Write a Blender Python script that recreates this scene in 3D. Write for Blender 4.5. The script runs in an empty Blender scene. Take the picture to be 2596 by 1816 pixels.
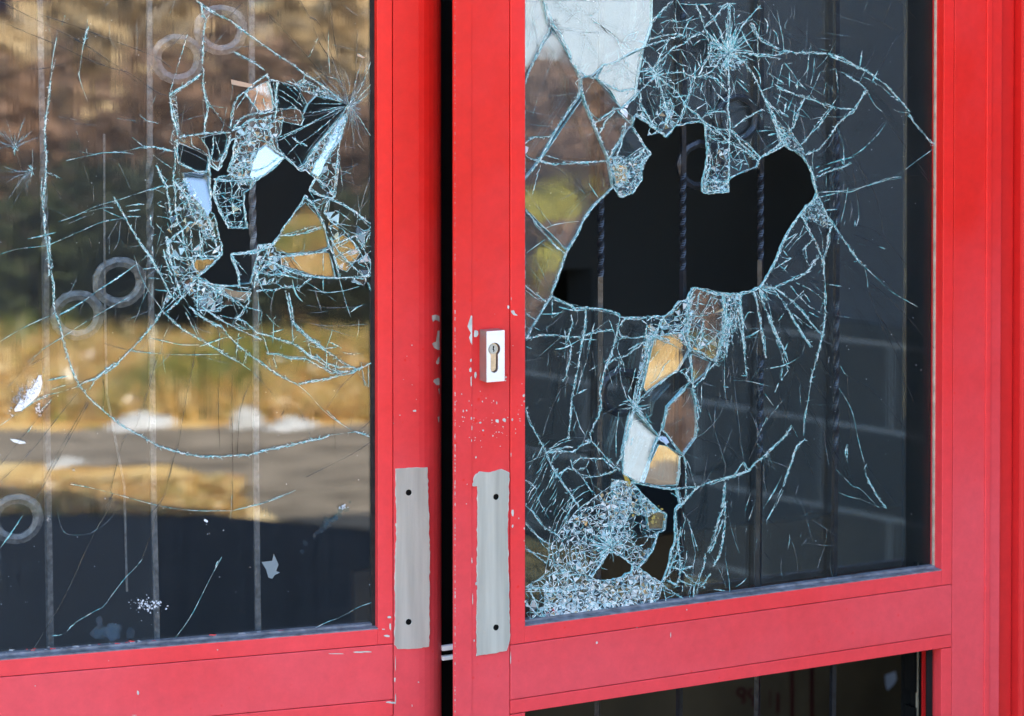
import bpy, bmesh, math, random
from mathutils import Vector, Matrix
from mathutils.geometry import delaunay_2d_cdt
R = math.radians
C = bpy.context.scene.collection
sc = bpy.context.scene
random.seed(11)

# ---------------------------------------------------------------- camera
EYE = Vector((0.0, 0.0, 1.45)); F = 6000.0; PITCH = R(1.3)
PPX, PPY = 1298.0, F * math.tan(PITCH)           # principal point in photo pixels (2596 x 1816), horizon at y = 0
cd = bpy.data.cameras.new('camera'); cam = bpy.data.objects.new('camera', cd); C.objects.link(cam)
cam.location = EYE; cam.rotation_euler = (R(90) - PITCH, 0, 0)
cd.sensor_width = 36; cd.lens = F / 2596 * 36
cd.shift_y = -(908 - PPY) / 2596.0
cd.clip_start = .05; cd.clip_end = 2000
cd.dof.use_dof = True; cd.dof.focus_distance = 2.72; cd.dof.aperture_fstop = 5.6
sc.camera = cam

# ---------------------------------------------------------------- sky, sun, exposure
SUN_EL, SUN_AZ = R(41), R(-6)                    # azimuth from +Y towards +X: the sun stands behind the building
w = bpy.data.worlds.new('World'); sc.world = w; w.use_nodes = True
nt = w.node_tree; nt.nodes.clear()
sky = nt.nodes.new('ShaderNodeTexSky'); sky.sky_type = 'NISHITA'; sky.sun_disc = False
sky.sun_elevation = SUN_EL; sky.sun_rotation = SUN_AZ
sky.air_density = 1.2; sky.dust_density = 2.0; sky.ozone_density = 1.5
bg = nt.nodes.new('ShaderNodeBackground'); bg.inputs['Strength'].default_value = 0.15
wo = nt.nodes.new('ShaderNodeOutputWorld')
nt.links.new(sky.outputs[0], bg.inputs[0]); nt.links.new(bg.outputs[0], wo.inputs[0])
sl = bpy.data.lights.new('sun', 'SUN'); sl.energy = 3.4; sl.angle = R(.5); sl.color = (1, .93, .82)
so = bpy.data.objects.new('sun', sl); C.objects.link(so)
to_sun = Vector((math.sin(SUN_AZ) * math.cos(SUN_EL), math.cos(SUN_AZ) * math.cos(SUN_EL), math.sin(SUN_EL)))
so.rotation_euler = to_sun.to_track_quat('Z', 'Y').to_euler(); so.location = (0, 6, 8)
sc.view_settings.view_transform = 'Standard'; sc.view_settings.look = 'None'; sc.view_settings.gamma = 1
sc.view_settings.exposure = 2.85
sc.cycles.transparent_max_bounces = 32; sc.cycles.max_bounces = 8; sc.cycles.diffuse_bounces = 3
sc.cycles.glossy_bounces = 4; sc.cycles.sample_clamp_indirect = 6; sc.cycles.caustics_reflective = False

# ---------------------------------------------------------------- helpers
def ray(px, py):
    v = Vector(((px - PPX) / F, -(py - PPY) / F, -1.0))
    return (cam_rot @ v)
cam_rot = Matrix.Rotation(R(90) - PITCH, 3, 'X')

class Plane:
    """a door plane: u runs to the right along it, n points out towards the street"""
    def __init__(s, px, Y, ang):
        d = ray(px, 0); s.o = Vector((d.x / d.y * Y, Y, 0))
        s.u = Vector((math.cos(ang), math.sin(ang), 0)); s.n = Vector((math.sin(ang), -math.cos(ang), 0))
    def hit(s, px, py, off=0.0):
        d = ray(px, py); o = s.o + s.n * off
        t = (o - EYE).dot(s.n) / d.dot(s.n)
        return EYE + d * t
    def uz(s, px, py, off=0.0):
        p = s.hit(px, py, off); return ((p - s.o).dot(s.u), p.z)
    def U(s, px, py=900, off=0.0): return s.uz(px, py, off)[0]
    def Z(s, px, py, off=0.0): return s.uz(px, py, off)[1]
    def w(s, u, z, off=0.0): return s.o + s.u * u + s.n * off + Vector((0, 0, z))
    def mirror(s, px, D, z=0.0, off=-.016):
        """the real place of what is seen mirrored in the glass at column px, D metres deep"""
        d = ray(px, 0); p = Vector((d.x / d.y * D, D, z))
        o = s.o + s.n * off
        return p - s.n * (2 * (p - o).dot(s.n))
LD = Plane(1115, 2.687, R(17.56))     # left door
RD = Plane(1152, 2.600, R(26.85))     # right door, ajar

def setp(o, label=None, cat=None, group=None, kind=None):
    if label: o['label'] = label
    if cat: o['category'] = cat
    if group: o['group'] = group
    if kind: o['kind'] = kind
    return o
def thing(name, label, cat, loc=(0, 0, 0), group=None):
    o = bpy.data.objects.new(name, None); C.objects.link(o); o.location = loc; o.empty_display_size = .1
    return setp(o, label, cat, group)
def wloc(o):
    v = Vector((0, 0, 0))
    while o: v += o.location; o = o.parent
    return v
def link_mesh(name, me, parent=None, origin=None):
    """me holds world coordinates"""
    o = bpy.data.objects.new(name, me); C.objects.link(o)
    base = wloc(parent) if parent else Vector((0, 0, 0))
    org = Vector(origin) if origin is not None else base
    me.transform(Matrix.Translation(-org))
    if parent: o.parent = parent; o.location = org - base
    else: o.location = org
    return o
class MB:
    def __init__(s): s.v = []; s.f = []; s.m = []; s.c = []
    def face(s, pts, mi=0, col=None):
        i = len(s.v); s.v += [tuple(p) for p in pts]; s.f.append(tuple(range(i, i + len(pts)))); s.m.append(mi); s.c.append(col)
    def box(s, c8, mi=0):
        i = len(s.v); s.v += [tuple(p) for p in c8]
        for q in ((0, 1, 2, 3), (7, 6, 5, 4), (0, 4, 5, 1), (1, 5, 6, 2), (2, 6, 7, 3), (3, 7, 4, 0)):
            s.f.append(tuple(i + k for k in q)); s.m.append(mi); s.c.append(None)
    def pbox(s, P, u0, u1, z0, z1, d0, d1, mi=0):
        s.box([P.w(u0, z0, d1), P.w(u1, z0, d1), P.w(u1, z1, d1), P.w(u0, z1, d1),
               P.w(u0, z0, d0), P.w(u1, z0, d0), P.w(u1, z1, d0), P.w(u0, z1, d0)], mi)
    def wbox(s, x0, x1, y0, y1, z0, z1, mi=0):
        s.box([(x0, y0, z0), (x1, y0, z0), (x1, y0, z1), (x0, y0, z1), (x0, y1, z0), (x1, y1, z0), (x1, y1, z1), (x0, y1, z1)], mi)
    def tube(s, a, b, r0, r1, n=8, mi=0):
        a = Vector(a); b = Vector(b); d = (b - a).normalized(); x = d.orthogonal().normalized(); y = d.cross(x)
        i = len(s.v)
        for p, r in ((a, r0), (b, r1)):
            for k in range(n):
                t = 2 * math.pi * k / n; s.v.append(tuple(p + x * r * math.cos(t) + y * r * math.sin(t)))
        for k in range(n):
            s.f.append((i + k, i + (k + 1) % n, i + n + (k + 1) % n, i + n + k)); s.m.append(mi); s.c.append(None)
        s.f.append(tuple(i + n - 1 - k for k in range(n))); s.f.append(tuple(i + n + k for k in range(n))); s.m += [mi, mi]; s.c += [None, None]
    def build(s, name, mats, parent=None, origin=None, bevel=0, smooth=False, tint=False, fixn=True):
        me = bpy.data.meshes.new(name)
        me.from_pydata(s.v, [], s.f)
        for m in (mats if isinstance(mats, (list, tuple)) else [mats]): me.materials.append(m)
        for p, mi in zip(me.polygons, s.m): p.material_index = mi
        if tint:
            ca = me.color_attributes.new('tint', 'FLOAT_COLOR', 'CORNER')
            buf = []
            for p, c in zip(me.polygons, s.c):
                buf += list(c or (1, 1, 1, 1)) * p.loop_total
            ca.data.foreach_set('color', buf)
        if bevel or fixn:
            bm = bmesh.new(); bm.from_mesh(me)
            bmesh.ops.remove_doubles(bm, verts=bm.verts, dist=1e-6)
            if bevel:
                ed = [e for e in bm.edges if len(e.link_faces) == 2 and e.calc_face_angle(0) > .5]
                bmesh.ops.bevel(bm, geom=ed, offset=bevel, segments=2, affect='EDGES', profile=.5, clamp_overlap=True)
            bmesh.ops.recalc_face_normals(bm, faces=bm.faces)
            bm.to_mesh(me); bm.free()
        if smooth:
            for p in me.polygons: p.use_smooth = True
        return link_mesh(name, me, parent, origin)

# ---------------------------------------------------------------- materials
def mat(name):
    m = bpy.data.materials.new(name); m.use_nodes = True
    return m, m.node_tree.nodes, m.node_tree.links, m.node_tree.nodes['Principled BSDF']
def N(n, t, **k):
    x = n.new(t)
    for a, b in k.items():
        if a in x.inputs: x.inputs[a].default_value = b
        else: setattr(x, a, b)
    return x
def ramp(n, stops):
    r = n.new('ShaderNodeValToRGB'); e = r.color_ramp.elements
    while len(e) < len(stops): e.new(.5)
    for q, (p, c) in zip(e, stops): q.position = p; q.color = (*c, 1) if len(c) == 3 else c
    return r
def simple(name, col, rough=.6, metal=0.0, spec=.5, noise=.15, scale=30, bump=0, bscale=200, coords='Object', stretch=None):
    m, n, l, b = mat(name)
    b.inputs['Roughness'].default_value = rough; b.inputs['Metallic'].default_value = metal; b.inputs['Specular IOR Level'].default_value = spec
    tc = N(n, 'ShaderNodeTexCoord'); nz = N(n, 'ShaderNodeTexNoise', Scale=scale, Detail=5.0)
    if stretch:
        mp = N(n, 'ShaderNodeMapping'); mp.inputs['Scale'].default_value = stretch; l.new(tc.outputs[coords], mp.inputs['Vector']); l.new(mp.outputs[0], nz.inputs['Vector'])
    else: l.new(tc.outputs[coords], nz.inputs['Vector'])
    r = ramp(n, [(.3, [c * (1 - noise) for c in col]), (.7, [min(1, c * (1 + noise)) for c in col])])
    l.new(nz.outputs['Fac'], r.inputs[0]); l.new(r.outputs[0], b.inputs['Base Color'])
    if bump:
        n2 = N(n, 'ShaderNodeTexNoise', Scale=bscale, Detail=3.0); l.new(tc.outputs[coords], n2.inputs['Vector'])
        bp = N(n, 'ShaderNodeBump', Strength=bump, Distance=.001); l.new(n2.outputs['Fac'], bp.inputs['Height']); l.new(bp.outputs[0], b.inputs['Normal'])
    return m
def red_paint(name, col=(.70, .016, .014), sky_sheen=(.80, .12, .15), amount=.5):
    """glossy red paint, rain-spotted, with a pale sky sheen painted in lower down"""
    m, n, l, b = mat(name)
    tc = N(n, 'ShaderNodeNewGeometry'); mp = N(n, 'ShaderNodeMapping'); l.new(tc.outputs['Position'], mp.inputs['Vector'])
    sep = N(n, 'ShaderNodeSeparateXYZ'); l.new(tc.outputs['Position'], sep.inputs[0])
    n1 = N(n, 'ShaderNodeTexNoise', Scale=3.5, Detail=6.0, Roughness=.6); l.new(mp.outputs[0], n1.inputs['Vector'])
    mr = N(n, 'ShaderNodeMapRange'); mr.inputs[1].default_value = 1.25; mr.inputs[2].default_value = .66; l.new(sep.outputs['Z'], mr.inputs[0])  # height ramp that paints the pinkish sky sheen onto the lower doors
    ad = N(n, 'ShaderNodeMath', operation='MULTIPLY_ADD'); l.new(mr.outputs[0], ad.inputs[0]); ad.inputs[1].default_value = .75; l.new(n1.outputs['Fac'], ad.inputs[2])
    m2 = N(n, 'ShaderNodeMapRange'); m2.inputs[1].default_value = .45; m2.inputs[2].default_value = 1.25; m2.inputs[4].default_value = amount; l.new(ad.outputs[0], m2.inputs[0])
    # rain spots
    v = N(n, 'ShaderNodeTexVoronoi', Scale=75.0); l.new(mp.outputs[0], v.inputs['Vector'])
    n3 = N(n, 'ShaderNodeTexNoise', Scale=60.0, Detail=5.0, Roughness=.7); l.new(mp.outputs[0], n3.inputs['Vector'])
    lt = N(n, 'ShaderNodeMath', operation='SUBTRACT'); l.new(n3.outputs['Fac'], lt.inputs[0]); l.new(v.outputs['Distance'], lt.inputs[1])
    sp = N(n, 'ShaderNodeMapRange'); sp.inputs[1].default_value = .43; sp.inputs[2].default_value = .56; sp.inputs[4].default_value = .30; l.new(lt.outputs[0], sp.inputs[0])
    mx = N(n, 'ShaderNodeMix', data_type='RGBA'); mx.inputs[6].default_value = (*col, 1); mx.inputs[7].default_value = (*sky_sheen, 1)
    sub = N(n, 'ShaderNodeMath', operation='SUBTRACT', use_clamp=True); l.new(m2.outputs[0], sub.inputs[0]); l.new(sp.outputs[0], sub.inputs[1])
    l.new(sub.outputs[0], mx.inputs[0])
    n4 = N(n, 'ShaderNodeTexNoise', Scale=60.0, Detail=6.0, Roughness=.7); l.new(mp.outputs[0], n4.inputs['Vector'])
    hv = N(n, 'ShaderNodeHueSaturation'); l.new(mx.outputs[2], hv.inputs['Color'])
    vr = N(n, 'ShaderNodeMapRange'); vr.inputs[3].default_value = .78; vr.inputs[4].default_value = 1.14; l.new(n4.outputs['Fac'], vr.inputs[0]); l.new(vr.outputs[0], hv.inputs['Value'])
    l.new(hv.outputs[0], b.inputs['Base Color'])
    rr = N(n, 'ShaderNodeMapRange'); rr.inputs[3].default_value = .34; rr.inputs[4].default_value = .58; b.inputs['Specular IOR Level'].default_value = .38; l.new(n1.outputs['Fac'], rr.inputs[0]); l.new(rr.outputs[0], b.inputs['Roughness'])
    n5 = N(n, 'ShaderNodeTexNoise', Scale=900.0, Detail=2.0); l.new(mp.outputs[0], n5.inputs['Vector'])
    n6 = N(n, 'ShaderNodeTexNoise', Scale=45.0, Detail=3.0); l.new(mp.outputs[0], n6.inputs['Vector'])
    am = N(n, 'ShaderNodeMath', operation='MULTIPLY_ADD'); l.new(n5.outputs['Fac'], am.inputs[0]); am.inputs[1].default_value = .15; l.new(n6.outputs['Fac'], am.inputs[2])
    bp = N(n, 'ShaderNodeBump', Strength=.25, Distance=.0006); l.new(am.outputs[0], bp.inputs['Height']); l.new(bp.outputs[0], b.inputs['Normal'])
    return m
def glass_mat(name, refl, tint=(.93, .95, .96), dust=.05, dcol=(.42, .47, .50), rough=0.0, wave=1.2):
    m, n, l, b = mat(name); n.remove(b); out = n['Material Output']
    tr = N(n, 'ShaderNodeBsdfTransparent'); tr.inputs[0].default_value = (*tint, 1)
    gl = N(n, 'ShaderNodeBsdfGlossy'); gl.inputs['Roughness'].default_value = rough; gl.inputs['Color'].default_value = (.97, 1, 1, 1)
    mx = N(n, 'ShaderNodeMixShader'); mx.inputs[0].default_value = refl
    l.new(tr.outputs[0], mx.inputs[1]); l.new(gl.outputs[0], mx.inputs[2])
    df = N(n, 'ShaderNodeBsdfDiffuse'); df.inputs[0].default_value = (*dcol, 1)
    g = N(n, 'ShaderNodeNewGeometry')
    mp = N(n, 'ShaderNodeMapping'); mp.inputs['Scale'].default_value = (160, 160, 2.5); l.new(g.outputs['Position'], mp.inputs['Vector'])
    st = N(n, 'ShaderNodeTexNoise', Scale=1.0, Detail=5.0, Roughness=.6); l.new(mp.outputs[0], st.inputs['Vector'])
    n2 = N(n, 'ShaderNodeTexNoise', Scale=7.0, Detail=6.0, Roughness=.65); l.new(g.outputs['Position'], n2.inputs['Vector'])
    n3 = N(n, 'ShaderNodeTexVoronoi', Scale=55.0); l.new(g.outputs['Position'], n3.inputs['Vector'])
    sp = N(n, 'ShaderNodeMapRange'); sp.inputs[1].default_value = .085; sp.inputs[2].default_value = .05; sp.inputs[4].default_value = 9.0; l.new(n3.outputs['Distance'], sp.inputs[0])
    pw = N(n, 'ShaderNodeMath', operation='POWER'); l.new(n2.outputs['Fac'], pw.inputs[0]); pw.inputs[1].default_value = 3.0
    sm = N(n, 'ShaderNodeMath', operation='MULTIPLY'); l.new(pw.outputs[0], sm.inputs[0]); l.new(sp.outputs[0], sm.inputs[1])
    s2 = N(n, 'ShaderNodeMapRange'); s2.inputs[1].default_value = .35; s2.inputs[2].default_value = .75; s2.inputs[4].default_value = 1.3; l.new(st.outputs['Fac'], s2.inputs[0])
    s3 = N(n, 'ShaderNodeMath', operation='MULTIPLY_ADD'); l.new(s2.outputs[0], s3.inputs[0]); l.new(n2.outputs['Fac'], s3.inputs[1]); l.new(sm.outputs[0], s3.inputs[2])
    s4 = N(n, 'ShaderNodeMath', operation='MULTIPLY_ADD', use_clamp=True); l.new(s3.outputs[0], s4.inputs[0]); s4.inputs[1].default_value = dust; s4.inputs[2].default_value = dust * .35
    m2 = N(n, 'ShaderNodeMixShader'); l.new(s4.outputs[0], m2.inputs[0]); l.new(mx.outputs[0], m2.inputs[1]); l.new(df.outputs[0], m2.inputs[2])
    mq = N(n, 'ShaderNodeMapping'); mq.inputs['Scale'].default_value = (260, 260, 5); l.new(g.outputs['Position'], mq.inputs['Vector'])
    w1 = N(n, 'ShaderNodeTexNoise', Scale=1.0, Detail=3.0); l.new(mq.outputs[0], w1.inputs['Vector'])
    w2 = N(n, 'ShaderNodeTexNoise', Scale=22.0, Detail=2.0); l.new(g.outputs['Position'], w2.inputs['Vector'])
    wm = N(n, 'ShaderNodeMath', operation='MULTIPLY_ADD'); l.new(w2.outputs['Fac'], wm.inputs[0]); wm.inputs[1].default_value = wave; l.new(w1.outputs['Fac'], wm.inputs[2])
    bp = N(n, 'ShaderNodeBump', Strength=1.0, Distance=.000011); l.new(wm.outputs[0], bp.inputs['Height']); l.new(bp.outputs[0], gl.inputs['Normal'])
    l.new(m2.outputs[0], out.inputs['Surface'])
    return m
def crack_mat(name, alpha=1.0):
    """broken glass edge: every splinter face has its own tint"""
    m, n, l, b = mat(name); out = n['Material Output']
    a = N(n, 'ShaderNodeVertexColor'); a.layer_name = 'tint'
    l.new(a.outputs['Color'], b.inputs['Base Color'])
    b.inputs['Roughness'].default_value = .22; b.inputs['Specular IOR Level'].default_value = .9
    tr = N(n, 'ShaderNodeBsdfTransparent'); tr.inputs[0].default_value = (.85, .95, .97, 1)
    mx = N(n, 'ShaderNodeMixShader'); l.new(a.outputs['Alpha'], mx.inputs[0])
    l.new(tr.outputs[0], mx.inputs[1]); l.new(b.outputs[0], mx.inputs[2]); l.new(mx.outputs[0], out.inputs['Surface'])
    return m
M = dict(
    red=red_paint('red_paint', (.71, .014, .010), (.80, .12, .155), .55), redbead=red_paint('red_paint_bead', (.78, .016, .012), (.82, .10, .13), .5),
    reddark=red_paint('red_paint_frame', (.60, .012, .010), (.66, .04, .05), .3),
    bare=simple('bare_aluminium', (.47, .465, .42), .42, .25, .5, .22, 1, .2, 300, stretch=(70, 70, 5)),
    chip=simple('old_primer', (.50, .52, .48), .6, 0, .4, .2, 90),
    rubber=simple('dusty_rubber', (.018, .015, .016), .8, 0, .3, .5, 120, .4, 400),
    ledge=simple('dusty_ledge', (.16, .16, .18), .85, 0, .3, .45, 90, .4, 300),
    cream=simple('cream_sealant', (.42, .38, .30), .7, 0, .4, .3, 80),
    black=simple('black_void', (.004, .004, .004), .9, 0, .1),
    lock=simple('brushed_aluminium', (.86, .88, .92), .38, .25, .5, .06, 60),
    lockside=simple('lock_side_metal', (.34, .22, .20), .40, .5, .5, .1, 60),
    brass=simple('nickel_cylinder', (.62, .56, .46), .32, .7, .5, .15, 300),
    iron=simple('black_iron', (.026, .029, .038), .30, .6, .6, .4, 60, .6, 250),
    ironlit=simple('skylit_iron', (.135, .135, .14), .36, .3, .5, .45, 150, 1.0, 260),  # same iron as the right grille, paler to paint in the skylight
    steel=simple('steel_tube', (.85, .88, .92), .35, .0),
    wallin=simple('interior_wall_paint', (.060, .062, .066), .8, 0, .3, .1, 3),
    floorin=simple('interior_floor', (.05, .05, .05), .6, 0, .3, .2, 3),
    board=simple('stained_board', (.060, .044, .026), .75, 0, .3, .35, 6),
    redmark=simple('red_marker', (.035, .005, .005), .6, 0, .3),
    paper=simple('paper_scrap', (.30, .33, .42), .8),
    tile=simple('black_tile', (.006, .007, .008), .7, 0, .2, .3, 20),
    glass=glass_mat('clear_glass_front', .095, dust=.014), 
    glassR=glass_mat('dusty_glass_right', .016, dust=.008),
    shardg=glass_mat('shard_glass', .10, wave=8.0, dust=.02),
    bright=glass_mat('boosted_mirror_shard', .24, dust=.05, wave=8.0),  # mirror strength raised to stand in for a brighter sky
    rear=glass_mat('rear_glass', .135, dust=.006),
    rim=simple('broken_glass_rim', (.25, .52, .58), .15, 0, .9, .6, 400),
    crack=crack_mat('crack_glints'),
    facet=crack_mat('glass_crumb'),
    grassblade=crack_mat('grass_blades'),
    tape=simple('tape_scrap', (.50, .40, .30), .6),
    dustw=simple('scraped_white', (.75, .74, .78), .8, 0, .3, .3, 500),
)
# ---------------------------------------------------------------- doors
GO = -.016                                            # glass plane behind the front face
def blob(P, px, py, rx, ry, n=9, rng=random, off=.0004, jag=.45):
    pts = []
    a0 = rng.random() * 6.28
    for k in range(n):
        a = a0 + 6.2832 * k / n; r = 1 - jag * rng.random()
        pts.append(P.hit(px + rx * r * math.cos(a), py + ry * r * math.sin(a), off))
    return pts
def chip_mesh(P, chips, polys, off=.0004):
    mb = MB(); rng = random.Random(5)
    for (x, y, rx, ry) in chips:
        p = blob(P, x, y, rx, ry, rng.choice((6, 7, 8, 9)), rng, off); mb.face(p)
    for q in polys:
        mb.face([P.hit(x, y, off) for x, y in q])
    return mb
def jag_poly(pts, step=9, amp=1.6, rng=random.Random(3)):
    out = []
    for i, a in enumerate(pts):
        b = pts[(i + 1) % len(pts)]; L = math.dist(a, b); n = max(1, int(L / step))
        nx, ny = (b[1] - a[1]) / (L + 1e-9), -(b[0] - a[0]) / (L + 1e-9)
        for k in range(n):
            t = k / n; j = rng.uniform(-amp, amp) if k else 0
            out.append((a[0] + (b[0] - a[0]) * t + nx * j, a[1] + (b[1] - a[1]) * t + ny * j))
    return out
def extrude_poly(P, poly2, off0, off1, holes=(), front_mi=0, side_mi=0, mb=None, hole_mi=None):
    """poly2, holes in (u, z); a plate with real thickness"""
    mb = mb or MB()
    verts = []; edges = []
    for q in [poly2] + list(holes):
        i = len(verts); verts += [Vector(p) for p in q]; edges += [(i + k, i + (k + 1) % len(q)) for k in range(len(q))]
    V, E, Fc, *_ = delaunay_2d_cdt(verts, edges, [], 0, 1e-7)
    def keep(c):
        return inside(c, poly2) and not any(inside(c, h) for h in holes)
    for f in Fc:
        c = ((V[f[0]].x + V[f[1]].x + V[f[2]].x) / 3, (V[f[0]].y + V[f[1]].y + V[f[2]].y) / 3)
        if keep(c):
            mb.face([P.w(V[k].x, V[k].y, off0) for k in f], front_mi)
            mb.face([P.w(V[k].x, V[k].y, off1) for k in reversed(f)], side_mi)
    for j, q in enumerate([poly2] + list(holes)):
        for k in range(len(q)):
            a, b = q[k], q[(k + 1) % len(q)]
            mb.face([P.w(*a, off0), P.w(*b, off0), P.w(*b, off1), P.w(*a, off1)], side_mi if (j == 0 or hole_mi is None) else hole_mi)
    return mb
def inside(c, poly):
    x, y = c; r = False; n = len(poly); j = n - 1
    for i in range(n):
        xi, yi = poly[i][0], poly[i][1]; xj, yj = poly[j][0], poly[j][1]
        if (yi > y) != (yj > y) and x < (xj - xi) * (y - yi) / (yj - yi) + xi: r = not r
        j = i
    return r
def pxuz(P, pts, off=0.0): return [P.uz(x, y, off) for x, y in pts]

ld = thing('glazed_door', 'red glazed door on the left with taped up rings behind its cracked pane, closed leaf without a lock', 'door', LD.w(LD.U(700), 0))
ld['label'] = 'left red glazed door leaf, its cracked pane mirroring sunlit grass, no lock on it'
rd = thing('glazed_door', 'right red glazed door leaf with a steel lock and two large holes in its shattered pane', 'door', RD.w(RD.U(1800), 0))
BV = .0007
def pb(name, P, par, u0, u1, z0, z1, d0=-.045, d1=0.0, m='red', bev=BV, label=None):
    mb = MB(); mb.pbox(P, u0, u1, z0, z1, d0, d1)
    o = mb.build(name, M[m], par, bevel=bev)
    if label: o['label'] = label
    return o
g = .0004
# ---- left leaf
P = LD
zb, zs, zl, zbot = .7374, .7191, .6555, .637
ur = P.U(957.5); us = P.U(996.3); ue = P.U(1116.5, 900, -.030); ul = ur - .53; uls = ul - .0175; ule = uls - .06
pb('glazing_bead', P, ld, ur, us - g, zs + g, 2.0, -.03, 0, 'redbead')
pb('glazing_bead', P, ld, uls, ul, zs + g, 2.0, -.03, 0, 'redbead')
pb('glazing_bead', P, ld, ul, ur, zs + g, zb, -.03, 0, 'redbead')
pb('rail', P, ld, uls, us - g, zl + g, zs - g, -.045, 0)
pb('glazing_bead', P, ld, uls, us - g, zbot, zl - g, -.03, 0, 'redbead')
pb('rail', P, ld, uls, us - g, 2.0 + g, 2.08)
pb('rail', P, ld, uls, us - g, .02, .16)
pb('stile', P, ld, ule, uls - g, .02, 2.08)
# lock stile with a rounded closing edge
mb = MB(); prof = [(us + g, -.045), (us + g, 0)]
u1 = P.U(1062)
for k in range(9):
    a = math.pi / 2 * k / 8; prof.append((u1 + (ue - u1) * math.sin(a), -.030 * (1 - math.cos(a))))
prof.append((ue, -.045))
n_ = len(prof)
for k in range(n_):
    a, b = prof[k], prof[(k + 1) % n_]
    mb.face([P.w(a[0], .02, a[1]), P.w(b[0], .02, b[1]), P.w(b[0], 2.08, b[1]), P.w(a[0], 2.08, a[1])])
mb.face([P.w(a, 2.08, b) for a, b in prof]); mb.face([P.w(a, .02, b) for a, b in prof])
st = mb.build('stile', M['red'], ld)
for p in st.data.polygons: p.use_smooth = len(p.vertices) == 4 and False
# ---- right leaf
P = RD
zb2, zs2, zl2, zbot2 = .7473, .7284, .6664, .6508
a0 = P.U(1152.5); a1 = P.U(1196.6); a2 = P.U(1293.6); a3 = P.U(1331.5)
b0 = P.U(2390); b1 = P.U(2416.3); b2 = P.U(2497); b3 = P.U(2510); b4 = P.U(2537)
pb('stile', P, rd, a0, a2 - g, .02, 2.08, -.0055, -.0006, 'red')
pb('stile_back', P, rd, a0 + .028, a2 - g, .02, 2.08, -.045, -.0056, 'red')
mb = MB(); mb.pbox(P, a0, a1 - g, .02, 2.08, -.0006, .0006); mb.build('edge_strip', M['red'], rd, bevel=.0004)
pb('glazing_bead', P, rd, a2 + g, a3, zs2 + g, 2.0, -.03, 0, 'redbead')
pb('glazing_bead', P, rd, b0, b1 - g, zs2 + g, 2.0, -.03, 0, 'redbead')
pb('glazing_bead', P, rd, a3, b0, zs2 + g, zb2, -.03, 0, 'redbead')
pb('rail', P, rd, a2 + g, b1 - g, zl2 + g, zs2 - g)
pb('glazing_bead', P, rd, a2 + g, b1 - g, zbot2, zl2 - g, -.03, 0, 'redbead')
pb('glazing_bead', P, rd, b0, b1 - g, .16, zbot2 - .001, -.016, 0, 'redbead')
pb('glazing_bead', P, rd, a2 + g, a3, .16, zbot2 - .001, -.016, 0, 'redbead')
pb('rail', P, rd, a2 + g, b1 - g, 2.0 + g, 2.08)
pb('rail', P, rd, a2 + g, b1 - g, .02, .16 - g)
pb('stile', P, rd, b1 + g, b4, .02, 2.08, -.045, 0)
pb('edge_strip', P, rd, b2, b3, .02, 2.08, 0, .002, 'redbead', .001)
# gaskets and ledges under the panes
mb = MB(); mb.pbox(LD, ul, ur, zb, zb + .0035, -.022, -.0125); mb.build('gasket_or_cover', M['ledge'], ld, bevel=.0008)
mb = MB(); mb.pbox(RD, a3, b0, zb2, zb2 + .0035, -.022, -.0125); mb.build('gasket_or_cover', M['ledge'], rd, bevel=.0008)
mb = MB(); mb.pbox(LD, ul, ur, zb - .001, zb + .0012, -.030, -.0005); mb.build('ledge', M['ledge'], ld)
mb = MB(); mb.pbox(RD, a3, b0, zb2 - .001, zb2 + .0012, -.030, -.0005); mb.build('ledge', M['ledge'], rd)
mb = MB(); mb.pbox(RD, b0 - .0020, b0, zb2, 2.0, -.0175, -.0145); mb.build('gasket_or_cover', M['cream'], rd)
mb = MB(); mb.pbox(LD, ur - .0040, ur, zb, 2.0, -.022, -.0125); mb.build('gasket_or_cover', M['rubber'], ld)
mb = MB(); mb.pbox(RD, b0 - .0016, b0 + .0006, zb2, 2.0, -.074, -.0232); mb.build('gasket_or_cover', M['tile'], rd)  # black cover added so the rear pane mirrors dark here
mb = MB(); mb.pbox(RD, a3 - .0006, a3 + .0010, zb2, 2.0, -.074, -.0232); mb.build('gasket_or_cover', M['tile'], rd)  # matching black cover, added to keep this side's reflection dark
mb = MB(); mb.pbox(RD, b0 - .010, b0 - .001, .16, zbot2, -.0185, -.0165); mb.build('gasket_or_cover', M['tile'], rd)
# ragged seal scraps along the lower glass line
mb = MB(); rng = random.Random(8)
for P_, x0, x1, y0, y1, n_ in ((RD, 1340, 2370, 1597, 1455, 420), (LD, -100, 940, 1676, 1600, 130)):
    for k in range(n_):
        t = rng.random() ** (1.4 if P_ is RD else 1); x = x0 + (x1 - x0) * t; y = y0 + (y1 - y0) * t - 10 - 9 * rng.random() ** 2
        c = (.30, .33, .38, 1) if rng.random() < .7 else (.55, .06, .07, 1)
        s = rng.uniform(2, 9); mb.face(blob(P_, x, y, s * 1.6, s * .45, 7, rng, GO + .0010, .7), 0, c)
mb.build('sealant_scrap', M['facet'], rd, tint=True)
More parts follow.
